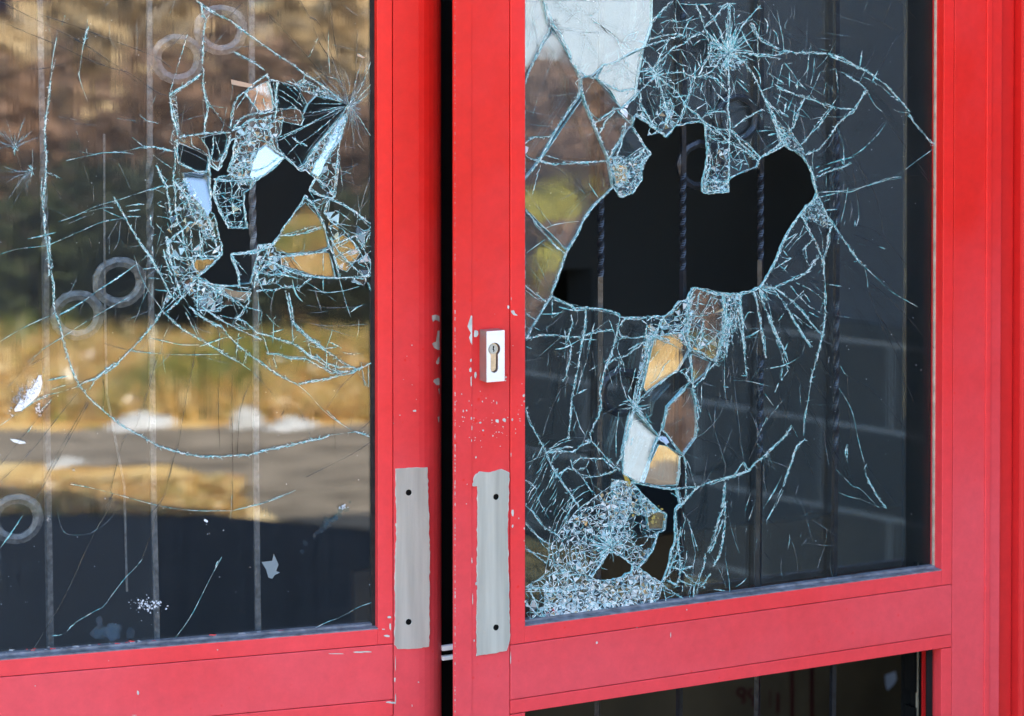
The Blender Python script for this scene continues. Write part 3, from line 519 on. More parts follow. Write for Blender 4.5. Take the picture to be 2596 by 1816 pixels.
# ---------------------------------------------------------------- traced cracks: (tile origin x, y, scale, [(type, x,y, x,y, ...)])
TR = [
(1300, 0, 3.279, """
M 240 0 290 60 315 140 340 190
M 315 190 345 215 370 250 400 280 430 350 470 440 500 530 545 590 560 650 575 720
M 320 200 290 270 240 370 190 470 140 580 105 700
M 575 720 540 800 480 890 420 990 360 1090 310 1180 240 1300 215 1340
M 575 740 600 830 640 930 690 1050 730 1160 790 1290 800 1360 830 1480
m 560 650 520 690 570 790 610 870 640 940
M 545 590 620 640 680 650 720 580 750 550 830 530 900 490 1000 430 1060 400
M 680 650 740 680 830 730 900 760 1000 740 1060 760
m 680 650 640 720 600 780
M 1060 400 1160 370 1250 340 1350 310 1400 300
M 1130 330 1200 310 1300 290 1380 280 1420 300
M 1140 200 1240 90 1330 10
m 1140 200 1145 330 1110 380
M 1150 600 1200 520 1260 480 1330 400 1420 370 1500 300 1590 260
M 1200 600 1210 500 1250 420 1300 320
M 1200 620 1150 560 1080 480 1060 400
M 1200 620 1120 590 1040 600
M 1200 620 1130 680 1060 760 980 850 910 900 850 910 780 950 720 1000 660 1040
M 1210 640 1230 740 1260 830 1280 910
M 1210 640 1300 720 1380 780 1430 870 1520 950 1600 1020 1700 1080 1810 1080
M 1200 620 1290 610 1400 600 1500 640 1640 630 1700 660 1780 760
M 1500 640 1470 760 1430 860 1400 970 1350 1050
M 1590 230 1640 300 1700 360 1770 400 1810 440
M 1520 30 1560 120 1590 230
M 1590 230 1660 180 1750 60
m 1600 210 1680 140 1760 50
M 1770 380 1720 240 1640 110 1580 40
M 1800 430 1860 320 1900 230 1960 150 2060 50
M 1795 430 1790 300 1800 180 1800 30
m 1810 430 1815 300 1812 180 1806 30
m 1780 430 1790 300 1785 160 1795 30
M 1800 460 1790 600 1800 760 1790 900 1810 1050 1800 1200 1800 1400 1790 1560
m 1790 460 1800 700 1780 900 1790 1060
M 1800 440 1900 440 2050 455 2200 460 2290 430
m 1810 450 1950 430 2100 470 2230 490
M 1820 450 1930 530 1990 600 2040 700 2080 800 2130 890 2170 960 2200 1060 2230 1160 2290 1220
m 1830 470 1920 520 1960 560
M 1770 440 1690 540 1660 600 1610 620 1540 640
M 1750 420 1650 380 1640 440 1600 520 1540 640
m 1640 370 1600 250
M 1990 190 2040 310 2120 350 2200 410
c 1380 30 1500 40 1620 35 1750 20
c 1320 150 1360 180 1440 170 1510 130
m 1360 0 1350 120 1370 260
c 1410 300 1450 200 1500 130
c 1430 230 1500 240 1540 200
M 1280 910 1300 830 1250 860 1290 960 1270 1040
M 1280 1040 1330 880 1310 830
m 1240 1090 1290 980
M 1060 780 1060 870 1120 960 1170 1040 1220 1090
M 1020 950 1100 990 1160 1050 1215 1090
m 1030 850 1090 900 1140 990 1180 1060
m 1050 870 1090 1000
M 1540 1010 1600 960 1680 930 1770 930
M 1810 1070 1870 1130 1960 1210 2050 1310
M 1830 1100 1900 1200 1970 1260 2040 1340
M 1800 1190 1900 1240 1980 1300 2050 1340
c 1840 1180 1930 1120
c 1830 1330 1900 1250 1930 1310 1970 1410
c 1840 1390 1920 1330
M 1840 1060 1930 990 2080 910
M 2080 800 2140 880 2170 900 2290 970
M 2060 1310 2130 1260 2230 1200 2290 1160
m 2070 1300 2180 1240 2240 1170
M 1590 1030 1650 1080 1720 1100 1800 1190
M 1600 1040 1610 1150 1640 1280 1640 1400 1600 1500 1590 1590
m 1610 1130 1700 1130
m 1620 1150 1800 1190
m 1640 1170 1640 1100
m 1680 1180 1670 1110
M 1600 1590 1670 1590 1790 1580
M 1640 1500 1790 1520
M 105 1190 170 1140 260 1140 340 1130
M 215 1340 270 1250 310 1180
M 105 1480 170 1410 220 1340
M 105 1280 150 1320 215 1340 330 1370 460 1360 560 1350 650 1350 800 1340
m 270 1290 400 1330 560 1360 700 1350
M 790 1330 850 1220 900 1130 940 1020
M 860 1320 900 1200 930 1090 960 1050
m 800 1340 870 1200 910 1110
M 870 920 940 990 1000 1040
M 1000 1060 1060 1170 1100 1230 1150 1290
M 1100 1230 1060 1290 1000 1330 930 1330 880 1350
M 1140 1290 1080 1330 1060 1400
m 930 1330 1020 1260 1090 1220
M 720 1110 780 1000 850 920
t 640 930 740 1000 870 900
f 380 370 330 500 270 640 220 780 150 1010
f 105 770 300 800 560 770
f 105 1030 400 1060 640 1040
f 110 920 300 960 560 960
f 110 580 200 420 230 300
f 120 400 150 260 170 120 200 0
f 160 130 200 300 210 380
d 650 160 800 260 900 340 1000 380
f 650 150 760 180 940 260 1060 340
f 530 20 640 130 700 90
f 340 230 560 240 640 290
f 400 240 600 270 720 260
f 610 290 650 380 700 450 760 540
f 590 290 590 400 540 560
f 640 170 600 260 610 300
f 980 380 1040 270 1100 160
f 990 380 1070 300 1140 220
f 460 0 440 60 560 100
f 400 0 480 90 580 180
f 700 0 680 50 720 90 640 130
f 780 640 830 560 900 530
f 860 560 950 640 1010 700
f 720 620 820 590 900 560 960 610
f 820 700 900 640 960 660 1000 620
f 700 680 780 780 890 890
f 740 700 860 850
f 620 1130 800 1050
f 530 1480 610 1600
f 630 1540 660 1590
c 1860 670 1960 770
c 1880 660 1950 720
c 1960 820 2030 880
c 2110 280 2120 200 2090 150
c 1740 700 1660 650
c 1900 250 1940 340 2000 430
c 2000 550 2050 620 2060 700
c 1580 680 1560 760
c 1860 150 1890 120
c 1700 560 1770 640
c 1690 600 1770 700
c 1700 780 1770 850
c 1520 520 1510 700 1500 800
c 1410 520 1430 650
c 1560 450 1570 560
m 1400 1000 1440 900 1480 780
m 1430 870 1480 760 1510 680
m 1440 880 1420 960 1370 1060
m 1240 700 1290 820
m 1260 720 1330 800 1400 850
m 1220 700 1250 800
"""),
(1896, 0, 3.279, """
M 0 450 100 460 230 460 300 430 420 440 560 440 690 450 800 490 920 560 1000 600 1080 660 1150 710 1220 790 1290 860 1340 930
M 680 470 780 510 860 540 930 570
m 960 640 1040 680 1110 720 1200 800 1260 850
t 1210 910 1260 930 1340 940
M 1340 950 1380 1020 1460 1110 1520 1180 1560 1210
M 810 620 870 660 940 700 990 760
t 990 760 1060 880 1120 930
d 1120 940 1230 1110 1400 1340 1560 1560
M 20 190 60 270 110 340 200 380 260 410
m 200 410 280 440
M 240 740 300 750 400 790 500 810 600 860 700 890 800 905 890 910
m 160 610 280 670
c 230 650 300 690
c 230 690 310 700
c 220 700 270 730 300 720
M 980 760 930 840 880 920 800 980 740 1040 690 1120 650 1170 590 1240 480 1290
m 920 870 840 960 770 1010 720 1080
M 700 890 650 960 590 1050 530 1110 480 1170 440 1200
m 680 900 560 1050 500 1140 450 1200
m 640 940 580 1080
M 470 820 430 910 400 970 380 1060 340 1090
m 440 850 410 990 360 1060
c 510 410 500 560 480 690
c 555 480 545 600 520 710
c 950 420 930 560
c 980 580 930 680
c 1080 590 1030 690
c 650 690 630 790
c 410 670 410 750
c 345 600 345 740
c 215 640 190 750
c 270 780 240 880
c 320 850 300 950
c 380 800 330 920
t 240 60 260 180 290 320 300 440
c 210 250 240 290 255 370
m 140 470 180 540
c 300 520 360 590 420 680 490 750
M 120 780 150 850 200 960 260 1080 320 1180 340 1240
m 160 860 210 900 280 980 340 1060 400 1160 460 1240
M 200 960 230 1060 260 1160
M 240 1040 300 1100 360 1140 420 1200 470 1290
c 130 1055 220 1060
c 60 1095 230 1080
c 165 1125 240 1110
M 460 1310 510 1380 540 1440 555 1520 575 1600
c 560 1400 600 1380
c 580 1440 640 1410 690 1390
M 560 1480 620 1450 720 1410 800 1390 860 1350
c 650 1370 740 1340 860 1310 920 1290
c 770 1330 800 1370
c 860 1300 930 1260 980 1220 1080 1120 1150 1020
t 600 1600 750 1590 900 1570 1010 1540 1100 1510 1280 1480
t 1010 1540 1150 1500 1280 1430 1400 1340 1540 1240
t 740 1060 790 1200 800 1370
d 400 220 500 320 590 430
d 300 290 500 400 720 560 820 640
d 480 750 700 970 860 1280 1000 1580
d 560 1080 720 1290
d 600 1050 700 1270 850 1480
d 1250 0 1400 160
d 1130 190 1190 20
d 980 560 1080 380
d 1100 560 1240 310 1370 200
d 1010 130 1220 250
d 1250 750 1370 630
d 950 1230 1140 1010
f 960 90 1000 20
d 1280 1470 1430 1460
d 1400 1380 1560 1580
"""),
(1796, 400, 3.279, """
M 900 300 930 350 960 430 1000 510 1040 560 1090 630 1130 690 1190 780 1240 850 1300 910
t 1300 910 1420 1020 1530 1120 1740 1240
d 1330 900 1500 1060 1720 1280
d 1040 240 1120 290 1200 380
d 1230 20 1330 200 1390 320 1440 520 1460 650 1600 830 1720 1000
t 1300 920 1320 1010 1325 1080
d 1325 1080 1400 1300 1520 1590
d 1400 1290 1500 1430 1610 1590
d 1340 1030 1460 1130 1560 1230 1740 1410
d 1230 560 1350 590 1440 650
d 1210 640 1330 690 1430 740
c 1420 740 1470 760
d 1200 60 1220 200 1250 380
d 1120 90 1170 160
t 910 290 1060 280 1180 285 1290 240 1400 200 1500 170 1600 160
c 920 330 1000 310 1090 290
c 940 370 1010 345
c 960 440 1070 430
c 910 240 880 260
M 905 300 890 350 830 400 800 430 770 470 720 530 670 620 620 720 580 830 540 900 480 1000 440 1070
M 770 480 810 540 860 640 890 700 930 800 955 900 970 1060 970 1200 975 1300 950 1440 930 1560 920 1600
M 1030 570 1000 640 990 720 960 820 960 900
m 1010 600 1010 700 980 780 960 860
M 880 670 820 730 780 770
m 780 770 810 840 840 900
m 740 630 680 700 630 760
m 830 600 740 680 660 780
c 640 690 730 630
M 930 820 880 860 840 930 800 970 740 1000 680 1020 600 1050 540 1080 470 1080
m 910 870 850 920 790 980
c 620 770 660 820
m 590 820 650 840 700 830
m 640 900 600 880 700 830
m 540 930 620 880 700 830
c 620 940 660 890
M 430 1080 460 1050 540 1090 560 1120 640 1230 720 1360 800 1490 860 1570
M 540 1080 620 1130 700 1200 790 1290 830 1340 880 1410 940 1460
m 680 1060 740 1140 840 1240 970 1310
m 730 1040 840 1090 920 1150 970 1200
c 670 1060 700 1090
M 380 1110 400 1170 420 1300 440 1400 460 1540 475 1600
M 430 1100 450 1200 490 1290 510 1350 560 1470 600 1550 630 1600
m 480 1110 500 1220 530 1340
m 400 1120 440 1190 470 1270
M 270 1140 270 1240 280 1360 290 1490 305 1600
m 160 1140 150 1290 190 1400 200 1560
m 220 1140 215 1300 240 1440
M 120 1130 150 1250 140 1400 120 1540 90 1600
m 190 1150 180 1300 150 1430 130 1600
c 290 1500 370 1470 440 1430
c 290 1370 330 1290 380 1290
c 580 1360 630 1290
M 0 1110 60 1140 180 1140 280 1135 370 1110
M 440 1070 470 1080 540 1090
d 980 1300 1000 1400 1040 1600
d 520 960 600 1030
d 680 920 740 960 860 1060 930 1170
c 900 970 940 930
c 880 1000 860 990
c 970 1050 1110 1070
t 1160 250 1130 420 1100 540
t 1240 350 1250 480 1230 570
c 1140 520 1120 570
c 1220 520 1215 575
m 1090 640 1070 720
"""),
(1300, 400, 3.279, """
M 105 440 150 490 210 570 290 660 360 740 440 800
M 830 240 800 290 720 350 660 420 600 510 550 600 530 650 480 720 440 800 400 920 350 1060 320 1140 280 1200 230 1300 190 1370 150 1440 110 1520
m 700 370 640 450 580 540 510 670 460 760
t 270 590 340 560 450 540 550 530
f 105 260 200 400 320 560 440 740
m 230 60 200 170 160 310
f 330 60 440 140 600 300
c 630 210 680 290 710 330
d 530 170 610 310
t 105 800 170 750 270 680
f 200 690 330 770 410 830
f 110 750 220 900 310 1100
f 105 860 200 990 310 1130
M 105 1060 160 1110 220 1150 280 1200
m 105 1100 180 1160 250 1200
M 105 1290 160 1330 210 1360
m 105 1400 150 1420
M 330 1155 400 1190 470 1230 530 1270 620 1250 720 1255 800 1270 860 1300 890 1330
c 380 1240 450 1260 540 1275
M 890 1330 870 1430 850 1530 820 1600
M 130 1500 240 1480 340 1480 440 1490 560 1490 660 1460 740 1440 840 1430
c 560 1510 700 1515
c 240 1300 330 1300 430 1280
c 180 1410 230 1440
c 110 1570 160 1590
M 610 1270 600 1400 570 1540 565 1600
m 500 1360 470 1450 440 1580
m 670 1400 650 1480 620 1600
c 710 1290 690 1310
M 880 1430 900 1490 1000 1500 1080 1490 1180 1490
M 890 1400 930 1340 1060 1340 1110 1380 1110 1500
m 870 1520 930 1490
M 1110 1400 1170 1450 1190 1490 1300 1520
M 1120 1600 1120 1500 1190 1470 1220 1370 1270 1310 1350 1250
M 1180 1560 1200 1440 1250 1340
m 1190 1490 1280 1530 1380 1580
M 1250 1340 1330 1440 1400 1390 1440 1330
M 1350 1240 1380 1200 1440 1190 1470 1240 1440 1300 1370 1310
M 1440 1320 1450 1230 1490 1130 1520 1090
M 1460 1330 1530 1260 1540 1150 1560 1110
m 1450 1310 1540 1320 1620 1310 1700 1240
M 1440 1500 1480 1400 1450 1330
m 1480 1360 1560 1400 1620 1430 1740 1480
m 1440 1450 1520 1440 1600 1430
m 1500 1380 1550 1330 1620 1220 1650 1150
m 1600 1440 1560 1510 1560 1590
m 1560 1590 1640 1500 1740 1440
M 1740 1130 1750 1250 1740 1380 1760 1480 1720 1600
M 1890 1140 1890 1260 1910 1400 1930 1600
m 1800 1140 1820 1280 1790 1440 1770 1600
m 1850 1140 1860 1290 1850 1430 1880 1500
m 1700 1140 1640 1220 1560 1330
m 1620 1120 1560 1200
M 1510 1080 1600 1110 1700 1130 1800 1135 1900 1130 2000 1110 2050 1080
m 980 1590 1100 1510
m 960 1600 1050 1540
"""),
(1300, 800, 3.279, """
M 870 130 860 190 830 290 790 400 760 470 740 560 730 640 740 720 720 840 680 900 650 970 650 1040
M 600 1050 650 1040 700 1090 750 1150 790 1200 850 1250 900 1290
m 730 570 720 640 740 760 710 850
m 880 200 870 280 900 380 890 450 900 540 930 630 950 690
M 790 400 850 360 940 340 1020 270 1100 220
c 880 440 890 340
m 900 350 920 400 930 470
m 1020 440 1000 540 960 640
c 1010 520 1060 510
M 1110 200 1100 330 1080 440 1050 560 1030 660 1010 760
M 1150 190 1130 300 1120 400 1090 520 1060 620 1050 700
m 1130 320 1100 470 1070 600
M 1010 760 990 840 960 960 930 1080 910 1160 860 1250
m 1000 840 960 980 920 1120
M 1020 780 1080 840 1130 900 1180 960 1220 1010
M 1020 760 1060 690 1120 640 1170 600 1240 550 1300 500 1370 460
m 1030 740 1130 660 1180 600 1240 560
M 1220 1000 1240 900 1270 850 1290 770 1340 710 1410 640 1440 580 1480 550
M 1470 560 1440 480 1480 420 1460 320
M 1370 460 1440 490 1490 560
m 1380 470 1440 440 1470 480
M 1480 320 1480 420 1490 500 1500 580 1510 650 1530 740 1540 830 1550 850
M 1510 600 1540 560 1590 520 1630 460 1680 400 1700 420
m 1510 600 1530 680 1560 800
m 1570 580 1570 700 1560 820
M 1550 830 1530 880 1540 960 1520 1010 1470 1080 1420 1160
M 1240 950 1290 1000 1330 1060 1380 1140 1420 1170
m 1220 1010 1290 1090 1370 1140 1410 1180
M 1220 1010 1190 1060 1170 1120 1140 1200 1120 1290 1080 1390
M 920 1120 920 1230 920 1310 980 1350 1060 1400 1150 1415 1240 1435 1360 1440 1440 1430 1540 1430
M 1410 1170 1390 1180 1380 1300 1360 1410
M 1420 1170 1440 1240 1440 1340 1440 1430
m 1430 1180 1470 1260 1500 1370 1520 1430
M 1400 1600 1380 1520 1360 1440
m 1440 1440 1430 1520
M 1400 1590 1450 1520 1520 1440 1600 1400 1700 1370 1800 1350 1900 1310 1960 1290
M 1720 1370 1760 1350 1850 1330 1960 1290 2010 1230 2080 1180 2150 1120 2220 1050 2290 980
m 1850 1320 1910 1220 1960 1290
m 1910 1220 1940 1280
d 1500 960 1570 1030 1690 1060 1740 1100
d 1570 590 1610 740 1680 960 1720 1110 1780 1260
d 1690 960 1780 1060 1920 1210
d 1840 700 1880 1000 1920 1210
d 1960 1210 2100 880 2150 760
t 1760 300 1760 560 1770 640
c 1770 1380 1760 1500 1740 1600
m 2290 1280 2250 1400
m 2250 1450 2180 1600
m 2260 340 2290 460 2230 540
c 2290 220 2240 330
c 2210 560 2180 640
c 2210 740 2190 780
M 1870 0 1900 130 1920 250 1930 400 1945 500
c 1900 500 1945 505
m 1920 190 2000 150 2060 120
M 2060 10 2070 130 2090 250 2100 350
M 2130 0 2180 120 2230 230 2280 330
m 1840 0 1800 130 1780 350
m 1820 20 1780 180 1740 260
c 1720 330 1745 290
c 1750 340 1770 310
M 1590 40 1560 200 1540 280 1500 220 1440 160
M 1540 280 1620 230 1700 170 1760 120 1800 40
M 1540 290 1600 340 1680 380
m 1470 290 1560 300 1640 350 1690 400
M 1480 300 1440 240 1420 150 1440 40
m 1450 200 1500 260
m 1300 150 1380 180 1470 280
m 1180 180 1260 220 1350 260 1440 300
M 1180 180 1300 150 1420 140
m 1120 180 1220 100 1300 90 1380 70
M 1690 390 1700 300 1720 220 1740 120 1780 20
m 1140 390 1250 250 1310 200
f 1310 920 1430 850 1510 820
f 1400 1040 1500 900
m 1110 600 1200 530 1260 420 1310 370
m 1000 1010 980 1090
M 105 770 140 870 180 960 230 1050 270 1130 310 1230 370 1340 420 1410 480 1490 550 1590
M 270 1140 360 1110 440 1090 500 1100
M 300 1140 380 1130 500 1140 560 1090 650 1050
m 110 1230 190 1190 270 1160
m 310 1110 380 1050 480 1010
m 300 1120 400 1060 500 1030
m 330 1220 380 1160 410 1140
m 120 1480 210 1340 280 1220
m 130 1560 240 1380 290 1240
c 290 1420 350 1300 380 1270
c 300 1440 360 1320
c 330 1450 370 1370
c 190 1560 260 1440
m 440 1600 500 1480
M 380 1320 450 1270 520 1290 600 1270
M 480 1200 500 1270 560 1320 600 1380 640 1440 690 1500
M 500 1230 560 1190 640 1190 750 1190
m 640 1190 610 1260 640 1340 680 1420 750 1470
M 740 1180 800 1240 860 1290
M 600 1350 700 1340 800 1310 860 1280
m 560 1320 640 1340
m 680 1180 700 1260 720 1330
m 720 1160 700 1090 720 1050
m 500 1480 540 1440 600 1400
m 490 1460 560 1420
M 105 1370 200 1440
M 490 0 500 60 460 180 490 260 470 400 440 520 420 545
M 610 0 600 90 570 250 540 440 510 580 490 700 480 870 465 1030
m 680 60 650 200 620 350 560 540 530 660
c 540 650 620 610
m 490 720 530 830 560 930 600 1000
t 530 870 500 960
f 400 610 300 830 250 1000
m 430 110 440 200 430 360
c 880 800 870 900 860 1000 860 1180
c 350 280 430 270 560 200
m 870 420 840 480
c 1100 800 1140 880 1180 900
c 880 750 940 730
c 910 720 990 700
c 1070 780 1150 760
"""),
(1796, 800, 3.279, """
M 970 0 955 130 930 240 910 340 870 470 850 560
t 850 560 840 640 830 710 800 830 790 1000
m 845 580 830 700 810 820 795 1010
M 800 1030 740 1080 710 1160 680 1250 650 1340 630 1410
m 790 1040 720 1140 670 1300 630 1400
m 610 1440 570 1530 540 1600
M 0 1390 70 1370 160 1350 250 1320 330 1290 390 1230 450 1180 520 1110 590 1050 640 1000 690 930
m 10 1410 150 1360 250 1300
m 650 1000 690 910 740 1010
M 500 0 540 110 590 210 640 300 670 390
m 560 200 600 300 630 410
M 685 0 760 130 860 265
m 800 0 870 80 940 150
c 620 430 600 530
c 610 430 590 520
c 570 600 550 640
c 440 450 560 430 640 410 760 350
m 410 180 300 190
c 320 500 280 500
t 1080 600 1140 690 1190 790 1220 900 1240 1010 1270 1130 1300 1240
M 1310 1240 1290 1290
M 1300 1300 1340 1390 1400 1490 1470 1600
t 1100 420 1130 480 1160 500
d 1160 500 1160 640 1190 1060
d 1160 510 1300 580 1440 700 1560 840 1720 1050
d 1420 0 1480 150 1560 320 1630 530 1710 720
d 1430 20 1530 180 1610 280
d 1640 0 1780 160 1890 290
t 1060 1280 1150 1370 1200 1420 1260 1440 1340 1520 1420 1600
c 1150 1070 1140 1150 1160 1230
m 1160 1070 1150 1200
d 960 420 1040 560
d 920 340 1030 530
d 680 400 780 590 840 740 980 1010 1100 1220
d 840 790 960 990 1050 1260
d 790 1040 950 1210
d 490 400 560 590 690 910
d 700 930 870 1320
d 480 960 520 1120
d 330 500 400 660
t 470 650 540 750
m 490 840 440 940 410 1000
d 510 770 480 870
d 1320 1250 1430 1400 1560 1560
f 200 350 230 700 290 1200
f 0 800 60 980 150 1270
d 60 990 240 1180 290 1210
m 290 1220 240 1290 220 1320
c 290 1210 330 1280
f 130 450 140 700
c 120 590 170 600
M 130 1390 130 1480 110 1600
c 150 350 160 200
"""),
(1300, 1150, 3.279, """
M 105 430 170 490 210 550 260 610 320 650 370 680
m 160 480 220 570 290 640
M 105 570 140 620 200 680 260 730 320 760
M 105 790 160 820 210 860 280 910
m 110 810 200 830 290 860
m 200 690 260 770 310 810
M 280 0 320 90 380 190 430 270 490 350 550 440
c 500 380 480 460 440 540 430 600
c 480 400 450 480
c 400 450 450 490
M 110 1110 180 1070 250 1040 320 1010 400 990 490 980
M 120 1130 190 1120 260 1120 340 1120
M 110 1240 160 1290 220 1350 300 1380
M 130 1130 180 1220 220 1290 280 1370
M 110 1430 200 1330 260 1300 330 1240
m 140 1400 220 1310
m 210 1090 250 1210
m 250 1250 310 1220 330 1180
c 440 580 470 500
M 1360 310 1400 430 1350 480 1360 580 1370 690 1370 800 1330 900 1300 1000 1250 1070
m 1380 300 1420 420
m 1440 300 1440 400
M 1400 430 1480 340 1540 280
M 1400 610 1370 790 1390 880 1400 990
m 1440 520 1410 640 1400 700
m 1450 540 1500 680 1540 810
m 1470 590 1540 800
M 1300 940 1400 970 1500 940
m 1340 880 1420 930 1480 960
M 1380 770 1390 860 1400 970 1360 1110
M 1400 970 1500 1060 1600 1110
M 1280 1050 1360 1090
M 1240 1080 1290 1130 1420 1210
m 1240 1130 1330 1170
m 1210 1180 1250 1110 1290 1080
m 1270 1210 1350 1170
m 1450 810 1440 900 1410 970
m 1520 830 1500 940 1480 1100 1470 1200
M 1600 830 1590 930 1560 1020 1510 1110 1500 1200
m 1560 1000 1520 1190
M 1620 830 1680 680 1710 560 1750 450 1765 250
M 1650 810 1700 690 1750 550
M 1665 940 1710 850 1740 740 1760 600 1765 400
M 1645 1000 1600 1070 1560 1110
m 1640 1010 1570 1100
c 2000 440 1960 560
c 2080 460 2180 300 2240 180
c 2110 560 2180 430
m 2250 260 2290 120
M 1510 1100 1440 1080 1370 1050
c 1670 1130 1770 1140
M 1090 1300 1150 1260 1200 1200
"""),
(1330, 0, 6.56, """
f 20 0 10 400 0 700
f 100 100 60 300 40 600
f 190 60 190 400 230 800
f 270 240 150 400 110 620 120 760
f 40 610 120 580
f 620 0 550 120 660 120
f 870 0 870 90 800 240 700 420
f 880 90 960 170 1080 290
f 500 0 620 120 760 240
f 1040 0 1120 90 1210 190 1100 250
f 800 240 900 330 980 440
f 1020 280 1040 560
f 640 480 820 520 1030 600
f 1040 540 1280 550
f 1050 620 1130 760 1180 900
f 1000 600 980 800 910 1150
f 1010 740 1100 840 1200 960 1320 1060
f 1290 390 1460 450 1640 560 1850 660
f 1470 460 1520 560 1560 620
f 1770 720 1850 500 2000 300
f 1790 760 1920 600 2060 480
f 900 1180 1010 1080 1190 1040
f 970 1000 900 1150
m 1120 320 1180 370 1300 440 1450 570
d 1360 490 1460 570
d 1620 670 1780 750
m 1460 570 1600 740 1740 840
f 1600 1080 1660 1160 1740 1260
f 1290 1300 1400 1180 1560 1160
f 1580 1160 1500 1280 1440 1400
f 410 20 470 190
f 470 60 560 210 640 150
"""),
]
